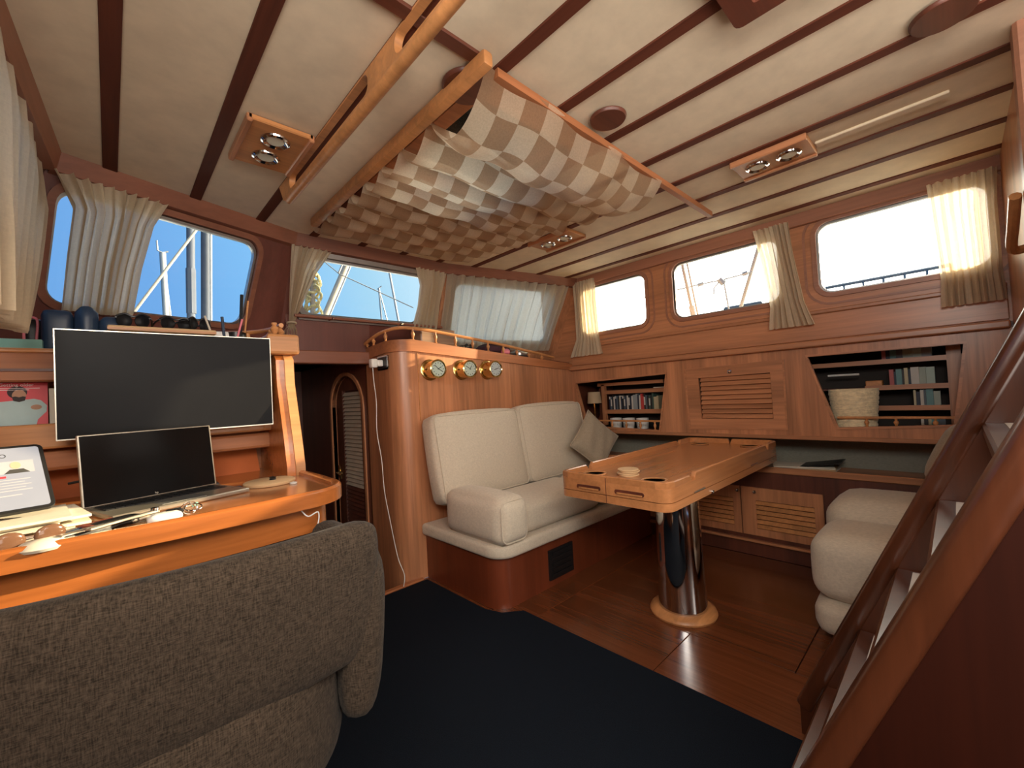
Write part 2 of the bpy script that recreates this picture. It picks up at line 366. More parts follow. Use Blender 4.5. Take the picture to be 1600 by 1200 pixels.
# cornice along the headliner
for i, (g, L, a, b, mm) in enumerate(((f0, L0, 0, L0, m_trim), (f1, L1, 0, L1, m_trim), (f2, L2, 0, L2, m_trim), (fp, Lp, -1.8, Lp, m_trimy))):
    struct('trim_%d' % (3+i), plate(B(), [(a, 2.262), (b, 2.262), (b, 2.345), (a, 2.345)], [], -.035, .03, lambda s, z, t, g=g: g(s, z, t) if t > 0 else g(s, max(z, 2.27) if z < 2.3 else z, t)), mm)
struct('trim_7', bx(XS-.035, XS+.02, -.22, 2.55, 2.262, 2.345, bev=.004), m_trimy)
# passage header, sill and wall over the doorway
struct('trim_8', bx(.48, 1.44, 3.0, 3.06, 1.535, 1.625, bev=.008, seg=2), m_trim)
struct('trim_9', bx(.86, 1.44, 3.05, 3.09, 1.60, 1.87), m_front)
struct('trim_10', bx(.90, 2.1, 2.99, 3.03, 1.845, 1.865, bev=.006, seg=2), m_trim)
# aluminium sill rail of the middle windscreen with latches
sl = thing('windscreen_sill_bar', 'grey metal bar with two latches along the foot of the middle windscreen', 'window bar', tuple(f1(.5, 1.86, -.02)))
bm = B(); plate(bm, [(.06, 1.835), (1.05, 1.835), (1.05, 1.868), (.06, 1.868)], [], -.035, -.001, f1); obj('bar', bm, m_alu, sl)
for s in (.27, .80):
    bm = B(); tube(bm, [f1(s-.02, 1.845, -.045), f1(s, 1.852, -.06), f1(s+.03, 1.862, -.045)], .009); obj('latch', bm, m_chrome, sl, smooth=True)
# ------------------------------------------------------------------ gauge bulkhead with rounded corner (forward) and passage side
path = [(1.42, 3.10, 1.570)]+[(1.42, 2.80, 1.588)]
for i in range(1, 8):
    a = PI+ (PI/2)*i/8; path.append((1.55+.13*math.cos(a), 2.78+.13*math.sin(a), 1.590+.006*i/8))
path += [(1.55, 2.65, 1.597), (2.0, 2.65, 1.562), (2.5, 2.65, 1.525), (3.07, 2.65, 1.480), (3.36, 2.65, 1.462)]
def off_path(path, o):
    out = []
    for i, p in enumerate(path):
        a = Vector(path[max(i-1, 0)][:2]); b = Vector(path[min(i+1, len(path)-1)][:2]); d = (b-a).normalized()
        n_ = Vector((-d.y, d.x)); out.append((p[0]-n_.x*o, p[1]-n_.y*o))
    return out                                              # o>0: towards the cabin
def ribbon(bm, path, o0, o1, zlo, zhi):
    a, b = off_path(path, o0), off_path(path, o1); rings = []
    for i, p in enumerate(path):
        l0, h0 = zlo(i, p), zhi(i, p); rings.append([(*a[i], l0), (*b[i], l0), (*b[i], h0), (*a[i], h0)])
    t = bmesh.new(); loft(t, rings); return join(bm, t)
wf = struct('wall_front', ribbon(B(), path, 0, -.03, lambda i, p: -.33 if i < 9 else 0, lambda i, p: p[2]+.03), m_wz, smooth=True)
obj('top_rail', ribbon(B(), path, .014, -.012, lambda i, p: p[2], lambda i, p: p[2]+.083-.020*max(0, i-9)/4), m_wx, wf, smooth=True)
obj('corner_bead', bx(1.60, 1.606, 2.645, 2.652, 1.1, 1.595), m_lx, wf)
# shelf behind the fiddle
struct('trim_11', plate(B(), [(1.43, 3.2), (1.43, 2.78), (1.56, 2.67), (3.4, 2.67), (3.4, 3.2)], [], 0, .015, lambda x, y, t: (x, y, 1.66-.075*max(0, x-1.55)+t)), m_dkx)
fr = thing('fiddle_rail', 'turned mahogany fiddle rail with balusters on top of the gauge bulkhead', 'rail', (1.6, 2.66, 1.67))
frp = [(1.40, 3.12, 1.672), (1.405, 2.95, 1.715), (1.42, 2.82, 1.745), (1.47, 2.70, 1.762), (1.56, 2.665, 1.764), (1.72, 2.662, 1.756), (2.0, 2.662, 1.728), (2.415, 2.662, 1.684), (2.93, 2.662, 1.612), (3.1, 2.662, 1.585)]
bm = B(); tube(bm, smooth_path(frp, 6), .0125, 8); obj('handrail', bm, m_lx, fr, smooth=True)
def baluster_bm(c, h, k=1.0):
    prof = [(.011, 0), (.013, .06), (.006, .12), (.009, .3), (.0145, .5), (.012, .62), (.006, .78), (.009, .9), (.008, 1)]
    return lathe(B(), [(r*k, z*h) for r, z in prof], c, n=10)
for x, y, zb, zt in ((1.405, 3.02, 1.66, 1.695), (1.408, 2.92, 1.665, 1.72), (1.43, 2.78, 1.672, 1.75), (1.58, 2.66, 1.676, 1.76), (1.77, 2.66, 1.664, 1.75), (1.95, 2.66, 1.65, 1.73), (2.12, 2.66, 1.634, 1.712),
                     (2.28, 2.66, 1.62, 1.695), (2.45, 2.66, 1.604, 1.678), (2.61, 2.66, 1.588, 1.655), (2.76, 2.66, 1.573, 1.635), (2.93, 2.66, 1.556, 1.61)):
    obj('baluster', baluster_bm((x, y, zb), zt-zb), m_lx, fr, smooth=True)
# arched doorway in the passage side and its louvred door
arch = [(3.18, -.30), (3.80, -.30), (3.80, 1.22)]+[(3.49+.31*math.cos(math.radians(a)), 1.22+.26*math.sin(math.radians(a))) for a in range(15, 180, 15)]+[(3.18, 1.22)]
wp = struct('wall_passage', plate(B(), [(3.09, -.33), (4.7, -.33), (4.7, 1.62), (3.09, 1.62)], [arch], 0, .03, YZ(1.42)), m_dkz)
big = [(3.15, -.30), (3.83, -.30), (3.83, 1.22)]+[(3.49+.34*math.cos(math.radians(a)), 1.22+.29*math.sin(math.radians(a))) for a in range(15, 180, 15)]+[(3.15, 1.22)]
obj('arch_frame', ring_frame(B(), big, arch, -.012, .035, YZ(1.42)), m_wz, wp, smooth=True)
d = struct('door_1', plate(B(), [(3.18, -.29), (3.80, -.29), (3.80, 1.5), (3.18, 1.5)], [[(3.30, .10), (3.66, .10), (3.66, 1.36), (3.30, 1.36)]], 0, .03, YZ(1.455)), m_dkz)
obj('door_back', bx(1.487, 1.495, 3.18, 3.80, -.29, 1.5), m_dkz, d)
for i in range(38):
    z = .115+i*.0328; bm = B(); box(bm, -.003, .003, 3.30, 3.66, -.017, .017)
    bm.transform(Matrix.Translation((1.468, 0, z)) @ Matrix.Rotation(math.radians(35), 4, 'Y')); obj('slat', bm, m_cream if z > .55 else m_dkx, d)  # upper slats pale: light on the louvres put into their colour
bm = B(); tube(bm, [(1.44, 3.735, .66), (1.41, 3.735, .66), (1.405, 3.65, .655), (1.40, 3.60, .67)], .008); tube(bm, [(1.45, 3.74, .60), (1.44, 3.74, .72)], .012); obj('door_handle', bm, m_brass, d, smooth=True)
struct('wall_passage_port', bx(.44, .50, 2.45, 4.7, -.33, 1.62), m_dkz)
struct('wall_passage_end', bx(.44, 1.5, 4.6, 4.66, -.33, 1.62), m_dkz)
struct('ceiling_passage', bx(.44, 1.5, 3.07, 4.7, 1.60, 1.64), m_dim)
struct('trim_12', bx(.72, .78, 4.2, 4.26, -.31, 1.6), m_dkz)
# ------------------------------------------------------------------ starboard locker face (upper)
lk = thing('upper_locker', 'long mahogany locker under the starboard windows with two open bookcases and a louvred door', 'cabinet', (XS+.1, 1.2, .85))
HL = [(2.60, 1.325), (1.667, 1.352), (1.754, .886), (2.49, .912)]
HR = [(.675, 1.393), (-.03, 1.393), (.03, .955), (.539, .931)]
HD = [(1.493, 1.366), (.823, 1.378), (.828, .925), (1.481, .913)]
obj('face_panel', plate(B(), [(-.22, .852), (2.66, .846), (2.66, 1.46), (-.22, 1.46)], [HL, HR, HD], 0, .022, YZ(XS)), m_wz, lk)
def grow(Q, g):
    c = Vector((sum(p[0] for p in Q)/4, sum(p[1] for p in Q)/4)); return [tuple(Vector(p)+Vector((math.copysign(g, p[0]-c.x), math.copysign(g, p[1]-c.y)))) for p in Q]
for Q in (HL, HR, HD): obj('opening_trim', ring_frame(B(), grow(Q, .014), grow(Q, -.002), -.008, .02, YZ(XS)), m_wy, lk)
obj('bottom_rail', bx(XS-.014, XS+.03, -.22, 2.66, .846, .872, bev=.004), m_wy, lk)
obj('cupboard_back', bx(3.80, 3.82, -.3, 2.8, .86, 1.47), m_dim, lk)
obj('cupboard_floor', bx(XS+.02, 3.82, -.3, 2.8, .856, .872), m_dkx, lk)
obj('cupboard_top', bx(XS+.02, 3.82, -.3, 2.8, 1.46, 1.475), m_dkx, lk)
for y in (1.60, .76): obj('divider', bx(XS+.022, 3.80, y-.01, y+.01, .872, 1.46), m_dkz, lk)
# louvred door
ld = obj('door', plate(B(), grow(HD, -.012), [[(1.40, 1.30), (.900, 1.308), (.898, .985), (1.392, .985)]], -.004, .016, YZ(XS)), m_wy, lk)
for i in range(9):
    z = 1.004+i*.0352; bm = B(); box(bm, -.003, .003, .902, 1.388, -.0185, .0185)
    bm.transform(Matrix.Translation((XS+.010, 0, z)) @ Matrix.Rotation(math.radians(36), 4, 'Y')); obj('slat', bm, m_wy, ld)
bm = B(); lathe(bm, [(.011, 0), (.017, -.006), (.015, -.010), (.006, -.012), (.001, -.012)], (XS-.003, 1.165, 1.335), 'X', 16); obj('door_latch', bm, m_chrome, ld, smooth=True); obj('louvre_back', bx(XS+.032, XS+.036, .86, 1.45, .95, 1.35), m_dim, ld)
# shelves and their contents: port bookcase
for z in (.872, 1.03, 1.225):
    pass
obj('shelf', bx(3.58, 3.80, 1.64, 2.42, 1.03, 1.045), m_dkx, lk)
obj('shelf_lip', bx(3.572, 3.582, 1.84, 2.42, 1.012, 1.052), m_wy, lk)
obj('shelf_lip', bx(3.572, 3.60, 1.80, 2.46, 1.205, 1.240), m_wy, lk)
obj('shelf_lip', bx(3.56, 3.60, 1.80, 2.50, 1.285, 1.315), m_wy, lk)
obj('shelf_post', bx(3.56, 3.60, 2.42, 2.455, .90, 1.30), m_wz, lk)
obj('shelf_side', plate(B(), [(2.46, .9), (2.56, .9), (2.50, 1.0), (2.50, 1.25), (2.46, 1.3)], [], 0, .2, YZ(3.58)), m_dkz, lk)
fd = obj('fiddle', bx(3.362, 3.378, 1.70, 2.50, .952, .968, bev=.004), m_lx, lk)
for y in (2.225, 2.077, 1.937, 1.80): obj('baluster', baluster_bm((3.37, y, .885), .07, .9), m_lx, fd, smooth=True)
fd = obj('fiddle', bx(3.362, 3.378, -.10, .545, .985, 1.0, bev=.004), m_lx, lk)
for y in (.40, .265, .10): obj('baluster', baluster_bm((3.37, y, .935), .055, .9), m_lx, fd, smooth=True)
for z in (1.045, 1.175, 1.34):
    obj('shelf', bx(3.58, 3.80, -.25, .74, z-.016, z-.004), m_dkx, lk)
    obj('shelf_lip', bx(3.568, 3.584, -.25, .42 if z < 1.3 else .70, z-.022, z+.008), m_wy, lk)
obj('shelf_post', bx(3.56, 3.60, -.02, .04, .9, 1.45), m_wz, lk)
BK = {}
def book(x, y, z, w, h, d_, mat, label, group, lean=0, cat='book', lab=None):
    o = thing('book', label, cat, (x, y, z), 0, group)
    o.rotation_euler = (lean, 0, 0)
    bm = B(); box(bm, 0, d_, -w/2, -w/2+.0022, 0, h); box(bm, 0, d_, w/2-.0022, w/2, 0, h); box(bm, -.002, .002, -w/2, w/2, 0, h)
    obj('cover', bm, mat, o, local=True)
    obj('pages', bx(.003, d_-.004, -w/2+.0024, w/2-.0024, .003, h-.004), m_paper, o, local=True)
    if lab: obj('spine_label', bx(-.0035, -.0021, -w/2+.001, w/2-.001, h*lab[0], h*lab[1]), lab[2], o, local=True)
    return o
mats = {k: plain('book_'+k, c, .55) for k, c in dict(navy=(.02, .03, .055), black=(.02, .02, .022), slate=(.09, .12, .15), white=(.55, .53, .48), red=(.48, .05, .045), grey=(.28, .31, .32),
        green=(.05, .10, .08), cream=(.50, .44, .28), teal=(.12, .26, .27), sage=(.34, .40, .34), mint=(.40, .50, .44), pinkred=(.42, .10, .10)).items()}
seq = ['navy', 'slate', 'black', 'white', 'navy', 'slate', 'black', 'white', 'navy', 'black', 'slate', 'navy', 'white', 'black', 'navy', 'white', 'grey', 'grey', 'navy', 'white', 'red', 'red', 'black', 'slate', 'black', 'green', 'black', 'green', 'cream', 'cream']
y = 2.395; cnt = {}
words = {0: 'at the lamp end of the row', 3: 'left of a white spine label', 7: 'near the middle left', 12: 'in the middle'}
order = ['first', 'second', 'third', 'fourth', 'fifth', 'sixth', 'seventh', 'eighth', 'ninth', 'tenth']
for i, k in enumerate(seq):
    w = .0165 if i not in (16, 28) else .03
    h = .140+random.uniform(-.012, .012)-(.015 if i > 27 else 0); cnt[k] = cnt.get(k, 0)+1
    lb = (.80, .97, mats['white']) if i in (0, 4, 9) else ((.70, .84, mats['cream']) if i == 7 else ((.3, .8, mats['white']) if i % 3 == 1 and k not in ('white', 'cream', 'grey') else None))
    tot = seq.count(k)
    lab = '%s%s spined book in the lamp bookcase row%s' % (('' if tot == 1 else order[cnt[k]-1]+' '), {'navy': 'navy', 'slate': 'slate blue', 'black': 'black', 'white': 'white', 'red': 'red', 'grey': 'pale grey', 'green': 'dark green', 'cream': 'cream'}[k], '' if tot == 1 else ' counting from the lamp')
    book(3.60, y-w/2, 1.045, w-.001, h, .12, mats[k], lab, 'books in the bookcase with the lamp', lean=0, lab=lb); y -= w
seq = [('pinkred', .022, .105), ('navy', .010, .09), ('teal', .028, .105), ('black', .010, .1), ('cream', .018, .11), ('navy', .012, .10), ('white', .038, .112), ('sage', .030, .110), ('mint', .038, .108)]
def bookrow(y, z, s, nm, hk=1):
    cnt = {}
    for k, w, h in s:
        cnt[k] = cnt.get(k, 0)+1; tot = sum(1 for q in s if q[0] == k)
        nice = {'pinkred': 'dull red', 'teal': 'teal', 'cream': 'cream', 'sage': 'sage green', 'mint': 'pale mint'}.get(k, k)
        book(3.60, y-w/2, z, w-.001, h*hk, .10, mats[k], '%s%s spined book on the %s shelf behind the woven basket' % ('' if tot == 1 else order[cnt[k]-1]+' ', nice, nm), 'books on the %s shelf beyond the basket' % nm)
        y -= w
bookrow(.300, 1.175, seq, 'middle')
bookrow(.330, 1.34, [('pinkred', .02, .075), ('navy', .02, .07), ('teal', .03, .08), ('slate', .03, .075), ('sage', .045, .085), ('mint', .04, .08), ('grey', .045, .08)], 'top')
bookrow(.195, 1.045, [('cream', .012, .10), ('navy', .018, .09), ('white', .016, .10), ('slate', .010, .10), ('teal', .032, .105), ('sage', .030, .09)], 'lower')
bookrow(.17, .875, [('white', .014, .10), ('black', .018, .09), ('cream', .014, .10), ('teal', .03, .1), ('slate', .03, .09)], 'bottom')
for i, y in enumerate((2.33, 2.19, 2.045)):
    t = thing('mug', ['white mug at the lamp end below the books', 'white mug in the middle of the three below the books', 'white mug nearest the table side below the books'][i], 'mug', (3.60, y, .872), 0, 'white mugs below the books')
    obj('cup', lathe(B(), [(.001, 0), (.050, 0), (.054, .03), (.058, .095), (.054, .095), (.050, .01), (.001, .008)], (0, 0, 0), n=20), m_white, t, local=True, smooth=True)
    bm = B(); tube(bm, [(-.05, 0, .02), (-.075, 0, .03), (-.08, 0, .055), (-.055, 0, .08)], .006); obj('handle', bm, m_white, t, local=True, smooth=True)
tag(obj('storage_box', bx(3.66, 3.78, 1.86, 2.46, .873, .93), m_black), 'black box behind the white mugs in the lamp bookcase', 'box')
t = thing('table_lamp', 'small brass lamp with a beige drum shade in the left bookcase', 'lamp', (3.472, 2.482, .873))
obj('base', lathe(B(), [(.001, 0), (.045, 0), (.045, .008), (.01, .016), (.001, .016)], (0, 0, 0), n=20), m_brass, t, local=True, smooth=True)
bm = B(); tube(bm, [(0, 0, .01), (0, 0, .27)], .006); tube(bm, [(0, 0, .2), (0, .02, .24), (0, .03, .262)], .004); obj('stem', bm, m_brass, t, local=True, smooth=True)
obj('lamp_shade', lathe(B(), [(.070, .25), (.060, .36), (.058, .36), (.067, .252), (.070, .25)], (0, 0, 0), n=28), m_lamp, t, local=True, smooth=True)
t = thing('basket', 'cream woven basket behind the fiddle of the right bookcase', 'basket', (3.47, .47, .872))
prof = [(.001, 0), (.098, 0), (.105, .05), (.118, .16), (.128, .285), (.130, .297), (.124, .297), (.112, .16), (.098, .012), (.001, .01)]
bm = lathe(B(), prof, n=36); bm.transform(Matrix.Scale(.74, 4, (1, 0, 0))); obj('bowl', bm, m_basket, t, local=True, smooth=True)
bm = B()
for k in range(9): bm2 = lathe(bm, [(.107+k*.0024+.0016*(k % 2), .03+k*.028), (.1105+k*.0024, .044+k*.028), (.107+k*.0026, .056+k*.028)], n=36)
bm.transform(Matrix.Scale(.74, 4, (1, 0, 0))); obj('weave_bands', bm, m_basket, t, local=True, smooth=True)
tag(obj('wood_block', bx(3.60, 3.68, .335, .42, 1.178, 1.215, bev=.006, seg=2), m_lx), 'small orange wooden block on the shelf above the woven basket', 'block')
bm = B(); tube(bm, [(3.62, .45, 1.262), (3.62, .62, 1.262)], .007); tag(obj('lamp_tube', bm, m_white), 'short white light tube above the woven basket', 'light tube')
tag(obj('paper_slip', bx(3.57, 3.66, 1.80, 1.90, 1.243, 1.25), m_paper), 'thin pale booklet lying on the rail above the books', 'booklet')
# ------------------------------------------------------------------ recess between upper and lower lockers
struct('wall_recess', plate(B(), [(-.3, .60), (2.65, .60), (2.65, .85), (-.3, .85)], [], 0, .02, lambda u, v, t: (3.66+.15*(v-.55)/.35+t, u, v)), m_liner)
cu = thing('lower_locker', 'dark mahogany locker below the starboard recess with louvred doors', 'cabinet', (XS+.1, 1.2, 0))
Ld = [(1.245, .405), (1.182, .402), (1.182, .205), (1.245, .208)]
obj('face_panel', plate(B(), [(-.22, 0), (2.66, 0), (2.66, .615), (-.22, .615)], [], 0, .02, YZ(XS)), m_dkz, cu)
obj('top_board', bx(XS-.01, 3.655, -.25, 2.65, .610, .628, bev=.004), m_wy, cu)
obj('lip', bx(XS-.016, XS+.004, -.25, 2.65, .605, .648, bev=.005), m_wy, cu)
obj('kick_ledge', bx(XS-.03, XS+.01, -.2, 2.66, .10, .118, bev=.004), m_wy, cu)
for (a, b) in ((1.915, 1.147), (1.139, .645)):
    fr_ = obj('door', plate(B(), [(b, .15), (a, .15), (a, .492), (b, .492)], [[(b+.05, .20), (min(a-.035, b+.40), .20), (min(a-.035, b+.40), .402), (b+.05, .402)]] + ([[(b+.45, .20), (a-.05, .20), (a-.05, .402), (b+.45, .402)]] if a > 1.5 else []), -.014, .0, YZ(XS)), m_wz, cu)
    rngs = [(b+.05, min(a-.035, b+.40))]+([(b+.45, a-.05)] if a > 1.5 else [])
    for (y0, y1) in rngs:
        for i in range(6):
            bm = B(); box(bm, -.003, .003, y0, y1, -.0175, .0175)
            bm.transform(Matrix.Translation((XS-.004, 0, .218+i*.0335)) @ Matrix.Rotation(math.radians(36), 4, 'Y')); obj('slat', bm, m_lx, fr_)
    bm = B(); lathe(bm, [(.001, -.02), (.010, -.018), (.013, -.010), (.006, -.004), (.006, 0)], (XS-.014, 1.160 if a > 1.5 else 1.045, .462), 'X', 14)
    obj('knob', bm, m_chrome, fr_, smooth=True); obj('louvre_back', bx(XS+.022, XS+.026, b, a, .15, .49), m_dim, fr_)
t = thing('papers', 'sheaf of papers and a dark folder lying in the starboard recess', 'papers', (3.50, .75, .628))
for k in range(4): 
    bm = B(); box(bm, -.10, .10, -.17+.01*k, .17+.012*k, .002+.007*k, .007+.007*k); bm.transform(Matrix.Rotation(.1*k, 4, 'Z')); obj('sheet', bm, m_paper if k != 1 else m_cork, t, local=True)
bm = B(); box(bm, -.10, .10, -.17, .30, 0, .006); bm.transform(Matrix.Translation((0, -.03, .032)) @ Matrix.Rotation(math.radians(-10), 4, 'X')); obj('folder', bm, m_black, t, local=True)
# aft bulkheads, hull sides
struct('wall_aft', bx(2.15, 3.5, -.27, -.21, 0, 2.36), m_wz)
struct('trim_13', bx(2.10, 2.19, -.30, -.18, 0, 2.36, bev=.01), m_trimy)
struct('wall_stern', plate(B(), [(-1.1, 0), (3.5, 0), (3.5, 2.36), (-1.1, 2.36)], [], 0, .04, XZ(-1.34)), m_wz)
struct('wall_hull_starboard', bx(3.88, 3.92, -1.3, 3.2, -.1, 1.6), m_dkz)
struct('wall_hull_bow', bx(3.30, 3.92, 2.66, 2.70, -.1, 1.47), m_dkz)
struct('trim_15', bx(3.36, 3.92, -.3, 3.0, 1.476, 1.50), m_dkx)
struct('wall_hull_port', bx(-.96, -.92, -1.3, 2.9, -.3, 1.5), m_wz)
struct('trim_14', bx(-.96, -.30, -1.3, 3.0, 1.475, 1.50), m_dkx)
struct('wall_hull_front', bx(-.96, .46, 2.84, 2.90, -.3, 1.5), m_dkx)
# ------------------------------------------------------------------ forward settee
st = thing('settee', 'built-in forward settee with a rounded mahogany plinth', 'settee', (2.4, 2.2, 0))
def plinth_outline(x0, y0, r, x1=3.34, y1=2.64):
    out = [(x1, y1), (x0, y1)]
    for i in range(9): a = PI+PI/2*i/8; out.append((x0+r+r*math.cos(a), y0+r+r*math.sin(a)))
    return out+[(x1, y0)]
obj('plinth', plate(B(), plinth_outline(1.60, 1.875, .12), [], 0, .305, XY(0)), m_plinth, st, smooth=True)
bm = B(); plate(bm, [(2.02, .045), (2.02, .235), (2.26, .235), (2.26, .045)], [], -.012, .0, XZ(1.875)); g = obj('vent_grille', bm, m_black, st)
for k in range(5): obj('vent_slat', bx(2.045, 2.235, 1.855, 1.866, .065+k*.034, .083+k*.034), m_black, g)
def soft_slab(bm, outline, z0, z1, r=.03, n=5):
    rings = []; c = Vector((sum(p[0] for p in outline)/len(outline), sum(p[1] for p in outline)/len(outline)))
    for i in range(2*n+2):
        a = -PI/2+PI*i/(2*n+1); o = r*(1-math.cos(a)); z = (z0+r if a < 0 else z1-r)+r*math.sin(a)
        m = len(outline); ring = []
        for k in range(m):
            p = Vector(outline[k]); e1 = (Vector(outline[(k+1) % m])-p); e0 = (p-Vector(outline[k-1]))
            n1 = Vector((e1.y, -e1.x)).normalized(); n0 = Vector((e0.y, -e0.x)).normalized(); nn = (n0+n1).normalized()
            if (p-c).dot(nn) < 0: nn = -nn
            ring.append((*(p-nn*o), z))
        rings.append(ring)
    t = bmesh.new(); loft(t, rings); return join(bm, t)
tag(obj('seat_base_pad', soft_slab(B(), plinth_outline(1.57, 1.825, .13), .300, .385, .028), m_cush, smooth=True), 'long thin beige base pad along the forward settee plinth', 'cushion', 'forward settee cushions')
lay = [('settee_cushion', 'beige seat cushion between the bolster and the seam of the forward settee', (1.80, 2.62, 1.86, 2.30, .39, .575)),
       ('settee_cushion', 'beige seat cushion at the locker end of the forward settee', (2.625, 3.32, 1.86, 2.30, .39, .572))]
for nm, lb, q in lay:
    tag(obj(nm, cushion(B(), *q, r=.05, crown=.012), m_cush, smooth=True), lb, 'cushion', 'forward settee cushions')
bm = B(); cushion(bm, 1.575, 1.795, 1.80, 2.36, .39, .65, r=.05, crown=.022)
bo = tag(obj('bolster', bm, m_cush, smooth=True), 'beige arm bolster at the passage end of the forward settee', 'cushion', 'forward settee cushions')
L_ = rrect(1.587, 1.783, .402, .638, .045, 5); L_.append(L_[0]); bm = B(); tube(bm, [(a, 1.812, b) for a, b in L_], .005, 6); obj('piping', bm, m_cush, bo, smooth=True)
def back_cushion(x0, x1, zt, lb, y=2.34):
    mt = Matrix.Translation(((x0+x1)/2, y+.135, (.53+zt)/2)) @ Matrix.Rotation(math.radians(-11), 4, 'X')
    bm = B(); cushion(bm, -(x1-x0)/2+(x0+x1)/2, 0, 0, 0, 0, 0) if 0 else None
    bm = B(); t = B(); h = (zt-.53)
    cushion(bm, x0, x1, -.085, .085, -h/2, h/2, r=.04, crown=.022, mat=mt)
    o = tag(obj('back_cushion', bm, m_cush, smooth=True), lb, 'cushion', 'forward settee cushions')
    L_ = rrect(-(x1-x0)/2+.012, (x1-x0)/2-.012, -h/2+.012, h/2-.012, .035, 5); L_.append(L_[0])
    bm = B(); tube(bm, [mt @ Vector((a, -.078, b)) for a, b in L_], .005, 6); obj('piping', bm, m_cush, o, smooth=True)
back_cushion(1.575, 2.375, 1.135, 'large beige back cushion of the forward settee, below the gauges')
back_cushion(2.385, 3.20, 1.15, 'large beige back cushion of the forward settee, behind the scatter pillow')
# scatter pillow
bm = B(); t = B(); bmesh.ops.create_grid(t, x_segments=22, y_segments=22, size=1)
t2 = t.copy()
for tt, sg in ((t, 1), (t2, -1)):
    for v in tt.verts:
        x, y_ = v.co.x, v.co.y; e_ = max(0, (1-x**4)*(1-y_**4)); pin = 1-.10*(1-abs(x)**2)*abs(y_)**3
        pinx = 1-.07*(1-y_*y_)*abs(x)**3; piny = 1-.07*(1-x*x)*abs(y_)**3
        v.co = Vector((x*.185*pinx, sg*(.065*e_**.55+.004*math.sin(9*x+4*y_)*e_), y_*.185*piny))
join(bm, t); join(bm, t2)
pl = thing('scatter_pillow', 'taupe square scatter pillow standing on its corner on the forward settee', 'pillow', (2.995, 2.16, .82), rot=(math.radians(-14), math.radians(41), math.radians(-24)))
obj('cover', bm, m_pill, pl, local=True, smooth=True)
bm = B(); pp = []
for (a, b) in (((-1, -1), (1, -1)), ((1, -1), (1, 1)), ((1, 1), (-1, 1)), ((-1, 1), (-1, -1))):
    for k in range(8):
        s = k/8; x, y_ = a[0]+(b[0]-a[0])*s, a[1]+(b[1]-a[1])*s
        pp.append((x*.188*(1-.07*(1-y_*y_)*abs(x)**3), 0, y_*.188*(1-.07*(1-x*x)*abs(y_)**3)))
tube(bm, pp+[pp[0]], .006, 6); obj('piping', bm, m_pill, pl, local=True, smooth=True)
# ------------------------------------------------------------------ aft settee
st = thing('settee', 'built-in aft settee plinth beside the companionway ladder', 'settee', (2.9, .1, 0))
obj('plinth', bx(2.45, 3.34, -.20, .46, 0, .035), m_panelred, st)
for lb, q, r in (('beige base cushion at the foot of the aft settee', (2.40, 3.33, -.20, .535, .036, .20), .06),
                 ('beige end cushion of the aft settee facing the ladder', (2.415, 2.84, -.19, .535, .20, .50), .07),
                 ('rounded beige seat cushion of the aft settee next to the starboard locker', (2.85, 3.33, -.19, .55, .20, .575), .10)):
    tag(obj('settee_cushion', cushion(B(), *q, r=r, crown=.018), m_cush, smooth=True), lb, 'cushion', 'aft settee cushions')
bm = B(); cushion(bm, 3.02, 3.34, -.12, .12, .60, .98, r=.09, crown=.02, mat=Matrix.Translation((3.13, -.02, .79)) @ Matrix.Rotation(math.radians(24), 4, 'X'))
tag(obj('scatter_pillow', bm, m_pill, smooth=True), 'grey-beige pillow leaning above the aft settee behind the ladder rail', 'pillow')
# ------------------------------------------------------------------ saloon table
tb = thing('saloon_table', 'long teak saloon table with raised fiddles and cup holes on one steel column', 'table', (2.285, 1.12, 0))
TX0, TX1, TY0, TY1 = 1.70, 3.28, .865, 1.47
def cut_rect(x0, x1, y0, y1, c=.045):
    return rrect(x0, x1, y0, y1, c, 4)
def circ(cx, cy, r, n=24): return [(cx+r*math.cos(2*PI*i/n), cy+r*math.sin(2*PI*i/n)) for i in range(n)]
holes = [circ(1.835, 1.335, .052), circ(1.835, 1.0, .052), circ(3.15, 1.335, .052), circ(3.15, 1.0, .052)]
obj('tabletop', plate(B(), cut_rect(TX0+.006, TX1-.006, TY0+.006, TY1-.006), holes, 0, .03, XY(.782)), m_table, tb)
obj('lower_frame', plate(B(), cut_rect(TX0, TX1, TY0, TY1, .055), [], 0, .036, XY(.712)), m_table, tb, smooth=True)
obj('upper_frame', plate(B(), cut_rect(TX0, TX1, TY0, TY1, .055), [circ(*c) for c in ((1.835, 1.335, .05), (1.835, 1.0, .05), (3.15, 1.335, .05), (3.15, 1.0, .05))], 0, .058, XY(.751)), m_table, tb, smooth=True)
for cx, cy in ((1.835, 1.335), (1.835, 1.0), (3.15, 1.335), (3.15, 1.0)):
    obj('cup_holder', lathe(B(), [(.048, .8145), (.060, .8145), (.060, .819), (.048, .819), (.048, .8145)], (cx, cy, 0), n=28), m_lx, tb, smooth=True)
    obj('cup_well', lathe(B(), [(.001, .752), (.048, .752), (.048, .814), (.046, .814), (.046, .755), (.001, .755)], (cx, cy, 0), n=24), m_dkx, tb, smooth=True)
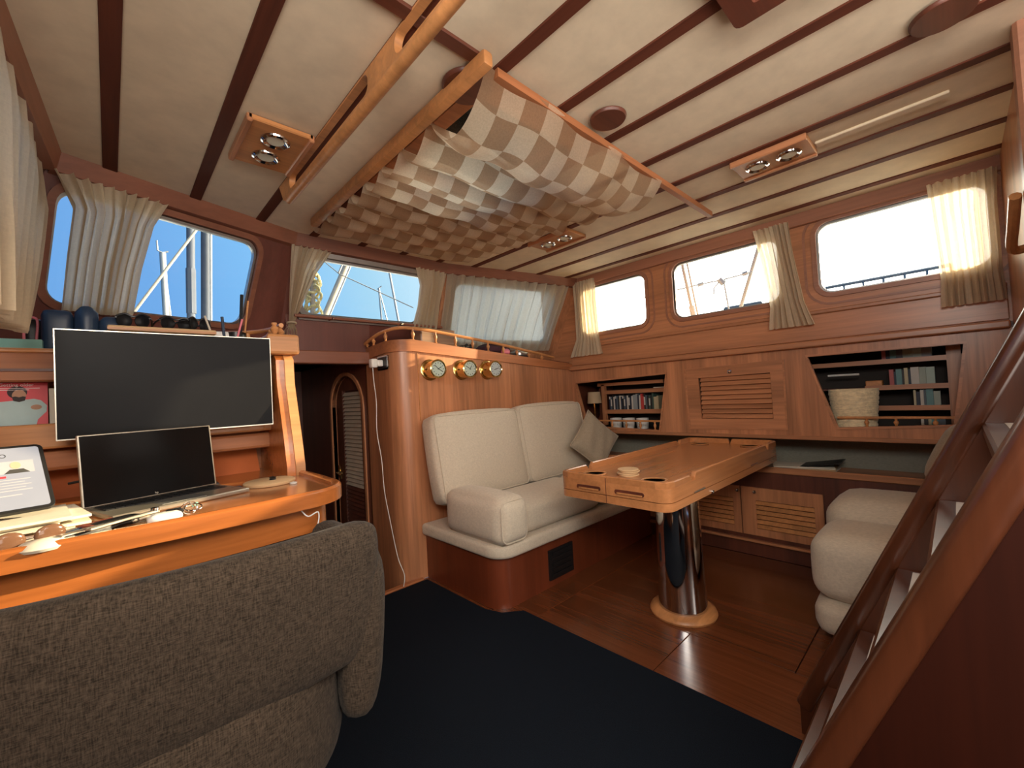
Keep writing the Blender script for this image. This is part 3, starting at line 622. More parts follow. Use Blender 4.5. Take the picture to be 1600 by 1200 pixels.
def fiddle(pts, w=.022, h=.045, z=.809):
    bm = B(); P = [Vector((*p, 0)) for p in pts]; rings = []
    n_ = len(P)
    for i, p in enumerate(P):
        d_ = (P[min(i+1, n_-1)]-P[max(i-1, 0)]).normalized(); nn = Vector((-d_.y, d_.x, 0)); e_ = 1
        hh = h*(.45 if i in (0, n_-1) else 1)
        rings.append([p-nn*w/2+Vector((0, 0, z)), p+nn*w/2+Vector((0, 0, z)), p+nn*w/2+Vector((0, 0, z+hh-.004)), p+nn*(w/2-.005)+Vector((0, 0, z+hh)), p-nn*(w/2-.005)+Vector((0, 0, z+hh)), p-nn*w/2+Vector((0, 0, z+hh-.004))])
    loft(bm, rings); obj('table_fiddle', bm, m_table, tb)
o_ = .012
c0, c1, d0, d1 = TX0+o_, TX1-o_, TY0+o_, TY1-o_
fiddle([(1.93, d1), (1.915, d1), (c0+.05, d1), (c0+.012, d1-.012), (c0, d1-.05), (c0, d1-.25), (c0, d0+.05), (c0+.012, d0+.012), (c0+.05, d0), (1.915, d0), (1.93, d0)], h=.030)
for y_ in (d0, d1):
    fiddle([(1.965, y_), (1.98, y_), (2.5, y_), (3.02, y_), (3.035, y_)], h=.036)
fiddle([(3.07, d1), (3.085, d1), (c1-.03, d1), (c1, d1-.03), (c1, d1-.1), (c1, 1.18), (c1, 1.17)], h=.036); fiddle([(c1, 1.16), (c1, 1.15), (c1, d0+.03), (c1-.03, d0), (3.085, d0), (3.07, d0)], h=.036)
for (y0, y1) in ((1.21, 1.35), (.98, 1.13)):
    bm = B(); plate(bm, rrect(y0, y1, .765, .785, .0095, 4), [], -.004, .001, YZ(TX0)); obj('drawer_pull', bm, m_dkx, tb)
    bm = B(); plate(bm, rrect(y0+.008, y1-.012, .766, .773, .003, 3), [], -.007, -.003, YZ(TX0)); obj('drawer_pull', bm, m_lx, tb)
obj('joint_line', bx(TX0-.001, TX0+.004, 1.178, 1.181, .712, .83), m_dkx, tb)
obj('latch_bar', bx(1.94, 2.06, TY0-.004, TY0+.002, .753, .760), m_chrome, tb); obj('latch_bar', bx(2.72, 2.84, TY0-.003, TY0+.002, .757, .761), m_dkx, tb)
obj('latch_pin', lathe(B(), [(.001, -.012), (.009, -.010), (.009, .0), (.001, .002)], (2.14, TY0, .722), 'Y', 12), m_chrome, tb, smooth=True)
lg = obj('column', lathe(B(), [(.128, .03), (.122, .2), (.117, .5), (.113, .712)], (2.285, 1.12, 0), n=48), m_chrome, tb, smooth=True)
obj('floor_flange', lathe(B(), [(.001, 0), (.172, 0), (.176, .010), (.170, .024), (.150, .034), (.128, .036), (.001, .036)], (2.285, 1.12, 0), n=40), m_lx, tb, smooth=True)
for k in range(4):
    z = .812+k*.008; t_ = lathe(B(), [(.001, 0), (.050, 0), (.052, .002), (.052, .005), (.050, .007), (.001, .007)], (1.90+.004*k-.006*(k % 2), 1.175+.006*(k % 2), z), n=28)
    tag(obj('coaster', t_, m_cork, smooth=True), ['round cork coaster, lowest of the stack on the table', 'round cork coaster, second from the bottom of the table stack', 'round cork coaster, second from the top of the table stack', 'round cork coaster, topmost of the stack on the table'][k], 'coaster', 'cork coasters stacked on the table')
# ------------------------------------------------------------------ gauges on the bulkhead
def gauge(x, lb, r, hands, face):
    g = thing('ship_gauge', lb, 'gauge', (x, 2.65, 1.463), 0, 'brass gauges on the bulkhead')
    obj('flange', lathe(B(), [(.001, 0), (.078, 0), (.078, -.006), (.07, -.010), (.062, -.010), (.001, -.01)], axis='Y', n=36), m_brass, g, local=True, smooth=True)
    obj('case', lathe(B(), [(.062, -.008), (.064, -.03), (.063, -.100), (.068, -.105), (.068, -.116), (.062, -.120), (.055, -.113), (.001, -.111)], axis='Y', n=36), m_brass, g, local=True, smooth=True)
    dl = obj('dial', lathe(B(), [(.001, -.1115), (.054, -.1115), (.054, -.1135), (.001, -.1135)], axis='Y', n=32), face, g, local=True)
    bm = B()
    for k in range(12):
        a = 2*PI*k/12; t = B(); box(t, -.0022, .0022, -.1145, -.1138, .038, .047); t.transform(Matrix.Rotation(a, 4, 'Y')); join(bm, t)
    obj('markings', bm, m_black, dl, local=True, keep=True)
    for a, L_ in hands:
        bm = B(); box(bm, -.0022, .0022, -.1155, -.1146, -.008, L_); bm.transform(Matrix.Rotation(math.radians(a), 4, 'Y'))
        h = obj('hand', bm, m_black, g, local=True, keep=True)
    obj('glass', lathe(B(), [(.001, -.117), (.057, -.117), (.057, -.1175), (.001, -.1175)], axis='Y', n=32), m_glass, g, local=True)
    bm = B(); tube(bm, [(-.060, -.05, 0), (-.074, -.05, 0)], .007); obj('hinge_screw', bm, m_brass, g, local=True, smooth=True)
gauge(1.70, 'brass clock nearest the corner, lit by the sun', .05, ((60, .03), (-50, .04), (120, .038)), m_dial)
gauge(1.985, 'brass gauge in the middle of the three on the bulkhead', .05, ((30, .03), (-60, .042)), m_dial)
gauge(2.245, 'brass barometer with a white face nearest the starboard side', .05, ((75, .034), (-110, .02)), m_white)
# shelf items behind the fiddle
tag(obj('wooden_box', bx(1.70, 2.02, 2.75, 2.90, 1.665, 1.79, bev=.012, seg=2), wood('box_wood', (.26, .15, .09), 'X')), 'brown wooden box behind the fiddle rail near the corner', 'box')
def shades(name, lb, loc, rz, w=.065, rot=(0, 0, 0), col=None):
    s = thing(name, lb, 'sunglasses', loc, rot=(rot[0], rot[1], rz))
    for sx in (-1, 1):
        bm = B(); t = B(); bmesh.ops.create_uvsphere(t, u_segments=16, v_segments=8, radius=1)
        for v in t.verts: v.co = Vector((sx*w*.52+v.co.x*w*.46, v.co.y*.007-.012*abs(v.co.x*sx+.2)**2, .028+v.co.z*.026))
        join(bm, t); obj('lens', bm, m_screen, s, local=True, smooth=True)
        bm = B(); tube(bm, smooth_path([(sx*w*.98, -.012, .04), (sx*w*1.04, .03, .038), (sx*w*.98, .10, .03), (sx*w*.9, .13, .012)], 4), .0032, 6); obj('temple', bm, m_black, s, local=True, smooth=True)
    bm = B(); tube(bm, smooth_path([(-w*.98, -.012, .044), (-w*.5, -.006, .056), (0, 0, .046), (w*.5, -.006, .056), (w*.98, -.012, .044)], 5), .0038, 6); obj('bridge', bm, m_black, s, local=True, smooth=True)
    return s
shades('sunglasses', 'dark sunglasses behind the gauge bulkhead fiddle rail', (2.17, 2.78, 1.632), .3)
bm = B(); cushion(bm, 2.33, 2.60, 2.72, 2.90, 1.61, 1.69, r=.035, crown=.02); tag(obj('cap', bm, plain('dark_cap', (.07, .02, .03), .8), smooth=True), 'dark maroon cap behind the fiddle rail in front of the sheer curtain', 'cap')
bm = B(); cushion(bm, 2.47, 2.56, 2.685, 2.72, 1.605, 1.65, r=.015, crown=.004); tag(obj('pouch', bm, m_pink, smooth=True), 'small pink pouch behind the fiddle balusters', 'pouch')
bm = B(); cushion(bm, 2.70, 2.84, 2.72, 2.86, 1.59, 1.65, r=.02, crown=.01); tag(obj('glass_dish', bm, m_alu, smooth=True), 'grey dish behind the fiddle rail near the starboard end', 'dish')
# socket, plug and cord
so_ = thing('wall_socket', 'black socket with a chrome plate on the passage side of the bulkhead', 'socket', (1.42, 2.80, 1.52))
obj('plate', plate(B(), rrect(2.725, 2.885, 1.475, 1.575, .01, 3), [], -.008, 0, YZ(1.42)), m_chrome, so_)
obj('insert', plate(B(), rrect(2.74, 2.865, 1.485, 1.565, .008, 3), [], -.012, -.004, YZ(1.42)), m_black, so_)
pg = thing('plug_and_cord', 'white charger plug with a long white cord hanging down the bulkhead', 'charger', (1.38, 2.80, 1.52))
bm = B(); cushion(bm, 1.362, 1.408, 2.782, 2.822, 1.50, 1.545, r=.008, crown=0, n=4); cushion(bm, 1.318, 1.364, 2.775, 2.829, 1.490, 1.552, r=.010, crown=0, n=4); obj('plug', bm, m_white, pg, smooth=True)
cp = [(1.335, 2.80, 1.49), (1.338, 2.80, 1.40), (1.345, 2.79, 1.25), (1.33, 2.77, 1.05), (1.345, 2.75, .85), (1.34, 2.72, .65), (1.36, 2.70, .45), (1.385, 2.66, .20), (1.40, 2.61, .09), (1.385, 2.60, .02)]
bm = B(); tube(bm, smooth_path(cp, 8), .0028, 6); obj('cord', bm, m_white, pg, smooth=True)
# ------------------------------------------------------------------ rug
tag(obj('rug', plate(B(), [(.45, 2.60), (1.565, 2.60), (1.565, 1.98), (1.60, 1.87), (1.70, 1.79), (1.705, -1.0), (-.85, -1.0), (-.85, 1.2), (.40, 1.25)], [], 0, .009, XY(.0)), m_rug), 'large dark navy carpet covering the cabin floor', 'rug')
# ------------------------------------------------------------------ desk
dk = thing('chart_desk', 'curved teak chart desk with a raised rim beside the passage', 'desk', (0, 1.6, 0))
edge = [(-.90, 1.292), (-.17, 1.292), (.10, 1.280), (.30, 1.290), (.40, 1.302)]
cxr, cyr, rr = .40, 1.447, .145
for i in range(1, 9): a = -PI/2+PI/2*i/8; edge.append((cxr+rr*math.cos(a), cyr+rr*math.sin(a)*1.0))
edge += [(.548, 1.60), (.545, 1.86)]
outl = edge+[(.545, 2.16), (-.90, 2.16)]
def inset(E_, o):
    out = []
    for i, p in enumerate(E_):
        a = Vector(E_[max(i-1, 0)]); b = Vector(E_[min(i+1, len(E_)-1)]); d_ = (b-a).normalized(); out.append((p[0]-d_.y*o, p[1]+d_.x*o))
    return out
obj('desktop', plate(B(), outl, [], 0, .028, XY(.957)), m_desk_top, dk)
E1, E2 = inset(edge, -.004), inset(edge, .022)
rings = [[(*a, .955), (*b, .955), (*b, .996), (b[0]*.7+a[0]*.3, b[1]*.7+a[1]*.3, 1.001), (a[0]*.7+b[0]*.3, a[1]*.7+b[1]*.3, 1.001), (*a, .994)] for a, b in zip(E1, E2)]
bm = B(); loft(bm, rings); obj('rim', bm, m_desk, dk, smooth=True)
E3, E4 = inset(edge, .045), inset(edge, .065)
bm = B(); loft(bm, [[(*a, .872), (*b, .872), (*b, .957), (*a, .957)] for a, b in zip(E3, E4)]); obj('apron', bm, m_desk, dk, smooth=True)
E5 = inset(edge, .10)
obj('kneehole_back', bx(-.9, .46, 1.75, 1.78, .010, .957), m_dkx, dk); obj('pedestal', bx(.40, .47, 1.50, 2.1, .010, .957), m_dkz, dk)
bm = B(); tube(bm, smooth_path([(.395, 1.325, .948), (.41, 1.315, .93), (.44, 1.322, .935), (.435, 1.315, .90), (.41, 1.31, .86), (.39, 1.31, .80)], 5), .0018, 6); tag(obj('charging_lead', bm, m_white, smooth=True), 'thin white lead dangling from under the desk corner', 'cable')
# ------------------------------------------------------------------ console behind the desk
cn = thing('chart_console', 'mahogany console shelf unit rising behind the chart desk', 'shelf unit', (0, 2.1, .985))
obj('top_board', bx(-.92, .545, 2.0, 2.75, 1.455, 1.478), m_lx, cn)
obj('fascia', bx(-.92, .50, 1.99, 2.02, 1.372, 1.470, bev=.005), m_wx, cn); obj('fascia_bead', bx(-.92, .50, 1.982, 2.0, 1.462, 1.474, bev=.003), m_lx, cn); obj('fascia_bead', bx(-.92, .50, 1.984, 2.0, 1.404, 1.412), m_dkx, cn)
obj('back', bx(-.92, .50, 2.16, 2.18, .985, 1.46), m_wx, cn)
obj('shelf', bx(-.92, .50, 2.0, 2.16, 1.205, 1.222), m_lx, cn)
obj('shelf_rail', bx(-.92, .50, 1.975, 2.0, 1.158, 1.238, bev=.008, seg=2), m_lx, cn)
obj('under_rail', bx(-.92, .50, 2.01, 2.04, 1.085, 1.15, bev=.012, seg=2), m_wx, cn)
bm = B(); box(bm, .15, .46, 1.955, 1.985, 1.158, 1.185, bev=.008, seg=2); obj('ledge', bm, m_lx, cn)
bm = B(); plate(bm, [(-.92, 1.08), (.46, 1.08), (.46, .985), (-.92, .985)], [], 0, .015, lambda u, v, t: (u, 2.13-.6*(1.08-v)+t, v)); obj('sloping_board', bm, m_orange, cn)
ep = [(1.775, .985), (1.775, 1.02), (1.80, 1.12), (1.83, 1.22), (1.865, 1.34), (1.87, 1.44), (1.90, 1.468), (2.4, 1.468), (2.4, .985)]
obj('end_panel', plate(B(), ep, [], 0, .05, YZ(.485)), m_desk, cn, smooth=True)
obj('end_panel_edge', plate(B(), [(p[0]-.006, p[1]) for p in ep[:7]]+[(1.93, 1.44), (1.90, 1.34), (1.86, 1.22), (1.83, 1.1), (1.81, .985)], [], -.02, .014, YZ(.535)), m_lx, cn, smooth=True)
obj('cap_block', bx(.455, .575, 1.86, 2.40, 1.462, 1.545, bev=.012, seg=2), m_lx, cn)
fr = thing('console_fiddle', 'short fiddle rail with turned balusters at the passage end of the console top', 'rail', (.5, 2.1, 1.545))
bm = B(); tube(bm, smooth_path([(.10, 2.35, 1.592), (.30, 2.33, 1.60), (.46, 2.28, 1.605), (.53, 2.16, 1.605), (.54, 1.98, 1.60)], 6), .010, 8); obj('handrail', bm, m_lx, fr, smooth=True)
for x, y_ in ((.54, 2.0), (.53, 2.12), (.47, 2.25), (.50, 1.93)): obj('baluster', baluster_bm((x, y_, 1.545 if x > .49 else 1.478), .055 if x > .49 else .12, 1.25), m_lx, fr, smooth=True)
# pamphlet
pm = thing('pamphlet', 'red pamphlet with a bearded man in a pale jumper, standing in the console shelf', 'pamphlet', (-.22, 2.03, 1.223), rot=(math.radians(-6), 0, 0))
obj('sheet', bx(-.075, .075, 0, .003, 0, .150), m_red, pm, local=True)
def flat(name, loop, t, mat, parent): obj(name, plate(B(), loop, [], -t-.0006, -t, lambda u, v, d: (u, d, v)), mat, parent, local=True)
def ell(cx, cy, rx, ry, n=20): return [(cx+rx*math.cos(2*PI*i/n), cy+ry*math.sin(2*PI*i/n)) for i in range(n)]
flat('printed_jumper', [(-.075, .0), (.048, .0), (.053, .03), (.072, .055), (.073, .075), (.060, .092), (.045, .097), (.015, .094), (-.005, .092), (-.025, .090), (-.045, .082), (-.062, .062), (-.075, .045)], .0004, m_knit, pm)
flat('printed_arm', ell(.050, .070, .012, .008), .0011, m_skin, pm)
flat('printed_hair', ell(.010, .119, .021, .020), .0004, m_hair, pm); flat('printed_face', ell(.014, .109, .015, .018), .0011, m_skin, pm)
flat('printed_beard', [(-.001, .104), (.006, .106), (.014, .103), (.022, .106), (.028, .104), (.026, .092), (.014, .088), (.002, .092)], .0018, m_hair, pm)
bm = B(); t = text_mesh('Getting older', .0135, .0003); join(bm, t, Matrix.Translation((.008, -.0008, .1385)) @ Matrix.Rotation(PI/2, 4, 'X')); obj('lettering', bm, m_ptext, pm, local=True, keep=True)
flat('small_print_line', rrect(-.05, .058, .1305, .1325, .0009, 2), .0004, m_ptext, pm); flat('small_print_line', rrect(-.03, .035, .1255, .1275, .0009, 2), .0004, m_ptext, pm)
tag(obj('white_card', bx(-.142, -.110, 2.04, 2.055, 1.224, 1.352), m_paper), 'cream card standing between the red pamphlet and the monitor', 'card')
# monitor
mo = thing('monitor', 'wide black monitor with a thin silver edge behind the laptop', 'monitor', (.173, 1.86, .985))
bm = B(); box(bm, -.291, .291, -.004, .006, .200, .538); obj('bezel', bm, m_silver, mo, local=True)
obj('screen', bx(-.288, .288, -.007, -.003, .204, .535), m_screen, mo, local=True)
obj('rear_shell', bx(-.25, .25, .006, .028, .22, .50, bev=.008), m_black, mo, local=True)
obj('stand_arm', bx(-.03, .03, .028, .06, .01, .40), m_black, mo, local=True); obj('stand_foot', bx(-.10, .10, -.06, .10, .0005, .012), m_black, mo, local=True)
# laptop
A_ = .29
lp = thing('laptop', 'open silver laptop with a dark screen on the chart desk', 'laptop', (.10, 1.723, .986), A_)
bs = obj('base', bx(-.168, .168, -.205, .0, 0, .013, bev=.003), m_silver, lp, local=True)
obj('keyboard', bx(-.150, .150, -.105, -.018, .013, .0138), m_black, lp, local=True)
kb = B()
for r in range(5):
    for k in range(14): box(kb, -.148+k*.0213, -.148+k*.0213+.018, -.034-r*.0165, -.0205-r*.0165, .0138, .0155)
o = obj('keys', kb, m_black, lp, local=True); o['kind'] = 'stuff'
obj('touchpad', bx(-.055, .055, -.185, -.115, .0128, .0136), m_alu, lp, local=True)
lid = B(); box(lid, -.168, .168, 0, .007, 0, .205, bev=.002); lid.transform(Matrix.Translation((0, 0, .013)) @ Matrix.Rotation(math.radians(-9), 4, 'X')); ld_ = obj('lid', lid, m_silver, lp, local=True)
s_ = B(); box(s_, -.163, .163, -.0012, .0004, .003, .201); s_.transform(Matrix.Translation((0, 0, .013)) @ Matrix.Rotation(math.radians(-9), 4, 'X')); obj('screen', s_, m_gloss, lp, local=True)
bm = B(); join(bm, text_mesh('hp', .009, .0002), Matrix.Translation((0, 0, .013)) @ Matrix.Rotation(math.radians(-9), 4, 'X') @ Matrix.Translation((.0, -.0018, .006)) @ Matrix.Rotation(PI/2, 4, 'X')); obj('maker_mark', bm, m_silver, lp, local=True)
# tablet
tbm = Matrix.Rotation(math.radians(-38), 4, 'X')
tabl = thing('tablet', 'tablet showing a news page with a man, propped on papers on the desk', 'tablet', (-.235, 1.500, 1.040), rot=(math.radians(-42), math.radians(0), math.radians(14)))
obj('case', plate(B(), rrect(-.14, .14, 0, .20, .014, 4), [], 0, .010, lambda u, v, t: (u, t, v)), m_black, tabl, local=True)
scr = obj('display', plate(B(), rrect(-.132, .132, .008, .192, .006, 3), [], -.0012, 0, lambda u, v, t: (u, t, v)), m_lcd, tabl, local=True)
def tf(name, loop, d, m): obj(name, plate(B(), loop, [], -.0016-d, -.0013-d, lambda u, v, t: (u, t, v)), m, tabl, local=True)
tf('picture', [(-.12, .062), (.045, .062), (.045, .155), (-.12, .155)], 0, m_lcdd); tf('picture_curtain', [(.018, .075), (.045, .075), (.035, .155), (.0, .155)], .0004, m_lcdy)
tf('picture_face', ell(-.015, .105, .024, .030), .0008, m_lcds); tf('picture_shirt', [(-.04, .062), (.0, .062), (-.012, .082), (-.03, .082)], .0008, m_lcdg)
tf('thumbnail', [(.056, .112), (.118, .112), (.118, .150), (.056, .150)], 0, m_lcdg); tf('thumbnail_head', ell(.088, .136, .009, .011), .0004, m_lcds); tf('thumbnail_suit', [(.068, .112), (.110, .112), (.100, .124), (.078, .124)], .0004, m_lcdd)
tf('red_tag', [(.056, .100), (.070, .100), (.070, .106), (.056, .106)], 0, m_red)
for k in range(5): tf('text_line', [(.056, .092-k*.008), (.108-.01*(k % 2), .092-k*.008), (.108-.01*(k % 2), .0945-k*.008), (.056, .0945-k*.008)], 0, m_lcdg)
tf('text_line', [(-.12, .046), (.09, .046), (.09, .049), (-.12, .049)], 0, m_lcdg)
for q in ((.070, .168),): 
    bm = B(); plate(bm, ell(q[0], q[1], .006, .006), [ell(q[0], q[1], .0045, .0045)], -.0018, -.0013, lambda u, v, t: (u, t, v)); obj('icon_ring', bm, m_lcdd, tabl, local=True)
# papers under the tablet
for k, (x, y_, rz, w) in enumerate(((-.22, 1.56, .05, .30), (-.20, 1.57, .12, .30), (-.23, 1.55, -.03, .28), (-.19, 1.57, .18, .27), (-.21, 1.55, .1, .26))):
    bm = B(); box(bm, -w/2, w/2, -.11, .11, 0, .006); bm.transform(Matrix.Translation((x, y_, .9855+k*.0075)) @ Matrix.Rotation(rz, 4, 'Z'))
    tag(obj('papers', bm, m_paper), '%s of the cream papers stacked under the tablet' % ['lowest', 'second lowest', 'middle one', 'second highest', 'topmost'][k], 'papers', 'cream papers under the tablet')
bm = B(); tube(bm, smooth_path([(-.10, 1.95, 1.045), (.0, 1.93, 1.06), (.1, 1.94, 1.085), (.2, 1.93, 1.10)], 5), .004); tag(obj('black_cable', bm, m_black, smooth=True), 'black cable slung behind the laptop', 'cable')
# desk clutter
t = thing('sunglasses', 'brown sunglasses lying at the left front of the desk', 'sunglasses', (-.125, 1.335, .986), rot=(0, 0, .4))
m_brownl = plain('brown_lens', (.12, .06, .035), .12)
for sx in (-1, 1):
    t1 = B(); bmesh.ops.create_uvsphere(t1, u_segments=16, v_segments=8, radius=1)
    for v in t1.verts: v.co = Vector((sx*.030+v.co.x*.025, v.co.y*.006, .022+v.co.z*.020))
    obj('lens', t1, m_brownl, t, local=True, smooth=True)
    bm = B(); tube(bm, smooth_path([(sx*.055, 0, .03), (sx*.058, .05, .018), (sx*.05, .11, .006)], 4), .0022, 6); obj('temple', bm, m_silver, t, local=True, smooth=True)
def rod(name, lb, cat, pts, r, m, group=None, n=8, caps=None):
    t = thing(name, lb, cat, pts[0], 0, group) if caps else None
    bm = B(); tube(bm, pts, r, n)
    if not caps: return tag(obj(name, bm, m, smooth=True), lb, cat, group)
    obj('barrel', bm, m, t, smooth=True)
    for nm, p_, r2, m2 in caps: b2 = B(); tube(b2, p_, r2, n); obj(nm, b2, m2, t, smooth=True)
    return t
rod('blue_pen', 'dark blue pen lying beside the brown sunglasses', 'pen', [(-.10, 1.345, .993), (-.03, 1.415, .997)], .006, m_navy, caps=[('tip', [(-.10, 1.345, .993), (-.108, 1.338, .991)], [.005, .001], m_silver)])
pk = thing('pocket_knife', 'black and steel pocket knife at the desk edge', 'knife', (-.045, 1.34, .986), .55)
bm = B(); box(bm, -.05, .045, -.012, .012, 0, .016, bev=.004, seg=2); obj('handle', bm, m_black, pk, local=True)
bm = B(); box(bm, -.045, .04, -.010, .010, .016, .020, bev=.001); obj('scale', bm, m_silver, pk, local=True)
bm = B(); plate(bm, [(-.02, .0), (.05, .0), (.062, .006), (.05, .012), (-.02, .012)], [], 0, .0015, lambda u, v, t: (u, .02+v, .01+t)); obj('blade', bm, m_chrome, pk, local=True)
bm = B(); box(bm, -.035, .035, -.022, .022, 0, .018, bev=.003); bm.transform(Matrix.Translation((-.02, 1.405, .986)) @ Matrix.Rotation(.6, 4, 'Z'))
tag(obj('wallet', bm, plain('red_brown_leather', (.22, .05, .03), .5)), 'small red-brown wallet behind the pocket knife', 'wallet')
dv = thing('dividers', 'steel chart dividers lying across the desk clutter', 'dividers', (.02, 1.36, .986), .62)
for a in (-.07, .07):
    bm = B(); box(bm, -.075, .075, -.004, .004, .018, .024, bev=.0015); bm.transform(Matrix.Rotation(a, 4, 'Z')); obj('leg', bm, m_silver, dv, local=True)
obj('hinge', lathe(B(), [(.001, .012), (.009, .012), (.009, .03), (.001, .03)], (.07, 0, 0), n=14), m_chrome, dv, local=True, smooth=True)
bm = B(); cushion(bm, -.07, .03, -.02, .02, 0, .02, r=.008, crown=0, n=4, mat=Matrix.Translation((.005, 1.405, .996)) @ Matrix.Rotation(.5, 4, 'Z')); tag(obj('black_case', bm, m_black, smooth=True), 'black case under the steel dividers', 'case')
rod('aqua_lanyard_pen', 'aqua-tipped silver pen pointing at the key ring', 'pen', [(.045, 1.375, .998), (.15, 1.41, 1.004)], .0045, m_silver, caps=[('cap', [(.15, 1.41, 1.004), (.165, 1.415, 1.005)], .005, m_teal)])
kr = thing('key_ring', 'ring of thin wire loops with a black fob on the desk', 'key ring', (.145, 1.39, .986))
for dx, rr2, tz in ((0, .016, 70), (.008, .018, 20), (-.004, .014, 110)):
    bm = B(); tube(bm, [(rr2*math.cos(2*PI*k/20), rr2*math.sin(2*PI*k/20), 0) for k in range(21)], .0016, 6)
    bm.transform(Matrix.Translation((dx, 0, .016)) @ Matrix.Rotation(math.radians(tz), 4, 'X')); obj('ring', bm, m_chrome, kr, local=True, smooth=True)
bm = B(); box(bm, -.05, -.012, -.006, .014, 0, .02, bev=.004); obj('fob', bm, m_black, kr, local=True)
bm = B(); cushion(bm, .06, .125, 1.335, 1.375, .986, 1.006, r=.009, crown=.002, n=5); tag(obj('white_lighter', bm, m_white, smooth=True), 'glossy white pebble-shaped case at the desk edge near the key ring', 'case')
bm = B(); lathe(bm, [(.001, 0), (.040, 0), (.044, .006), (.030, .016), (.001, .019)], (-.105, 1.318, .986), n=24); tag(obj('white_saucer', bm, m_paper, smooth=True), 'cream domed lid at the left front edge of the desk', 'lid')
rod('steel_pen', 'thin steel pen lying below the tablet', 'pen', [(-.20, 1.37, .991), (-.05, 1.44, .992)], .004, m_silver)
rod('cream_pencil', 'cream pencil lying parallel to the desk rim', 'pencil', [(-.02, 1.385, .992), (.09, 1.42, .993)], .0036, m_cream)
bm = B(); cushion(bm, .20, .262, 1.66, 1.69, .986, 1.0, r=.006, crown=0, n=4); tag(obj('earphone_case', bm, m_black, smooth=True), 'small black fob beside the laptop', 'fob')
bm = B(); cushion(bm, .275, .31, 1.63, 1.655, .986, .999, r=.005, crown=0, n=4); tag(obj('car_key', bm, m_navy, smooth=True), 'dark blue key fob in front of the wooden disc', 'key')
db = thing('wooden_disc', 'flat round wooden lid with a dark knob at the end of the desk', 'lid', (.40, 1.675, .986))
obj('plate', lathe(B(), [(.001, 0), (.078, 0), (.080, .003), (.080, .009), (.076, .012), (.001, .012)], n=40), m_cork, db, local=True, smooth=True)
obj('knob', lathe(B(), [(.012, .012), (.009, .016), (.012, .021), (.001, .024)], (.01, 0, 0), n=16), m_black, db, local=True, smooth=True)
bm = B(); lathe(bm, [(.001, 0), (.011, 0), (.012, .004), (.001, .007)], (.452, 1.59, .986), n=14); tag(obj('white_button', bm, m_white, smooth=True), 'tiny white cap on the desk end', 'cap')
# ------------------------------------------------------------------ things on the console top
zt = 1.479
bm = B(); box(bm, -.32, -.165, 2.18, 2.27, zt, zt+.050); tag(obj('turquoise_box', bm, m_teal), 'flat turquoise box on the console top at the left edge', 'box')
bd = thing('wooden_board', 'pale wooden board under the sunglasses on the console top', 'board', (.17, 2.2, zt+.088))
obj('board', bx(.0, .33, 2.12, 2.27, zt+.088, zt+.106, bev=.003), m_cork, bd); obj('board_edge', bx(.0, .33, 2.118, 2.122, zt+.09, zt+.098), m_lx, bd)
bm = B(); box(bm, .01, .32, 2.14, 2.30, zt, zt+.087, bev=.005); tag(obj('storage_case', bm, m_dim), 'dark case under the pale wooden board', 'case')
shades('sunglasses', 'black sunglasses on the left of the pale wooden board', (.075, 2.19, zt+.107), -.1, .05)
shades('sunglasses', 'black sunglasses folded at the middle of the wooden board', (.205, 2.20, zt+.107), .15, .055)
shades('sunglasses', 'black sunglasses on the right end of the wooden board', (.275, 2.18, zt+.107), .5, .045)
for nm, lb, q, r in (('black_pouch', 'tall rounded dark pouch on the console top against the curtain', (-.085, -.025, 2.20, 2.27, zt, zt+.185), .03), ('black_bag', 'black camera bag left of the tall pouch on the console top', (-.17, -.09, 2.22, 2.34, zt, zt+.165), .015),
                     ('black_bag', 'low black bag between the tall pouch and the wooden board', (-.022, .055, 2.20, 2.30, zt, zt+.15), .025), ('black_bag', 'dark grey box-shaped bag behind the camera bag', (-.22, -.17, 2.30, 2.42, zt, zt+.14), .01)):
    bm = B(); cushion(bm, *q, r=r, crown=.004, n=6); tag(obj(nm, bm, m_black if 'tall' not in lb else m_navy, smooth=True), lb, 'bag')
bm = B(); tube(bm, smooth_path([(-.215, 2.27, zt+.05), (-.213, 2.27, zt+.12), (-.20, 2.27, zt+.14), (-.182, 2.27, zt+.13), (-.185, 2.27, zt+.06)], 4), .004); tag(obj('pink_clip', bm, m_pink, smooth=True), 'pink wire clip standing above the turquoise box', 'clip')
cup = thing('pen_cup', 'dark cup holding pens at the passage end of the console top', 'cup', (.42, 2.22, zt))
obj('cup_body', lathe(B(), [(.001, 0), (.036, 0), (.038, .115), (.034, .115), (.033, .006), (.001, .005)], n=20), m_black, cup, local=True, smooth=True)
for nm, lb, cat, a, b, r, m in (('pencil', 'yellow pencil leaning left beside the wooden board', 'pencil', (.345, 2.18, zt+.02), (.30, 2.18, zt+.175), .004, m_cream),
                           ('marker', 'dark blue marker standing between the board and the pink pen', 'pen', (.375, 2.20, zt+.02), (.365, 2.20, zt+.18), .006, m_navy),
                           ('pink_pen', 'pink pen leaning right on the console top', 'pen', (.395, 2.17, zt+.01), (.435, 2.17, zt+.17), .004, m_pink),
                           ('long_brush', 'tall black brush leaning in the pen cup against the window frame', 'brush', (.43, 2.215, zt+.02), (.455, 2.26, zt+.30), .007, m_black),
                           ('long_stick', 'tall brown stick beside the black brush in the pen cup', 'stick', (.44, 2.21, zt+.02), (.475, 2.24, zt+.27), .004, m_lx)):
    bm = B(); tube(bm, [a, b], r); tag(obj(nm, bm, m, smooth=True), lb, cat)
bm = B(); cushion(bm, .335, .40, 2.20, 2.24, zt, zt+.115, r=.008, crown=.002, n=4); tag(obj('white_packet', bm, m_white, smooth=True), 'pale blue-white packet between pencil and marker', 'packet')
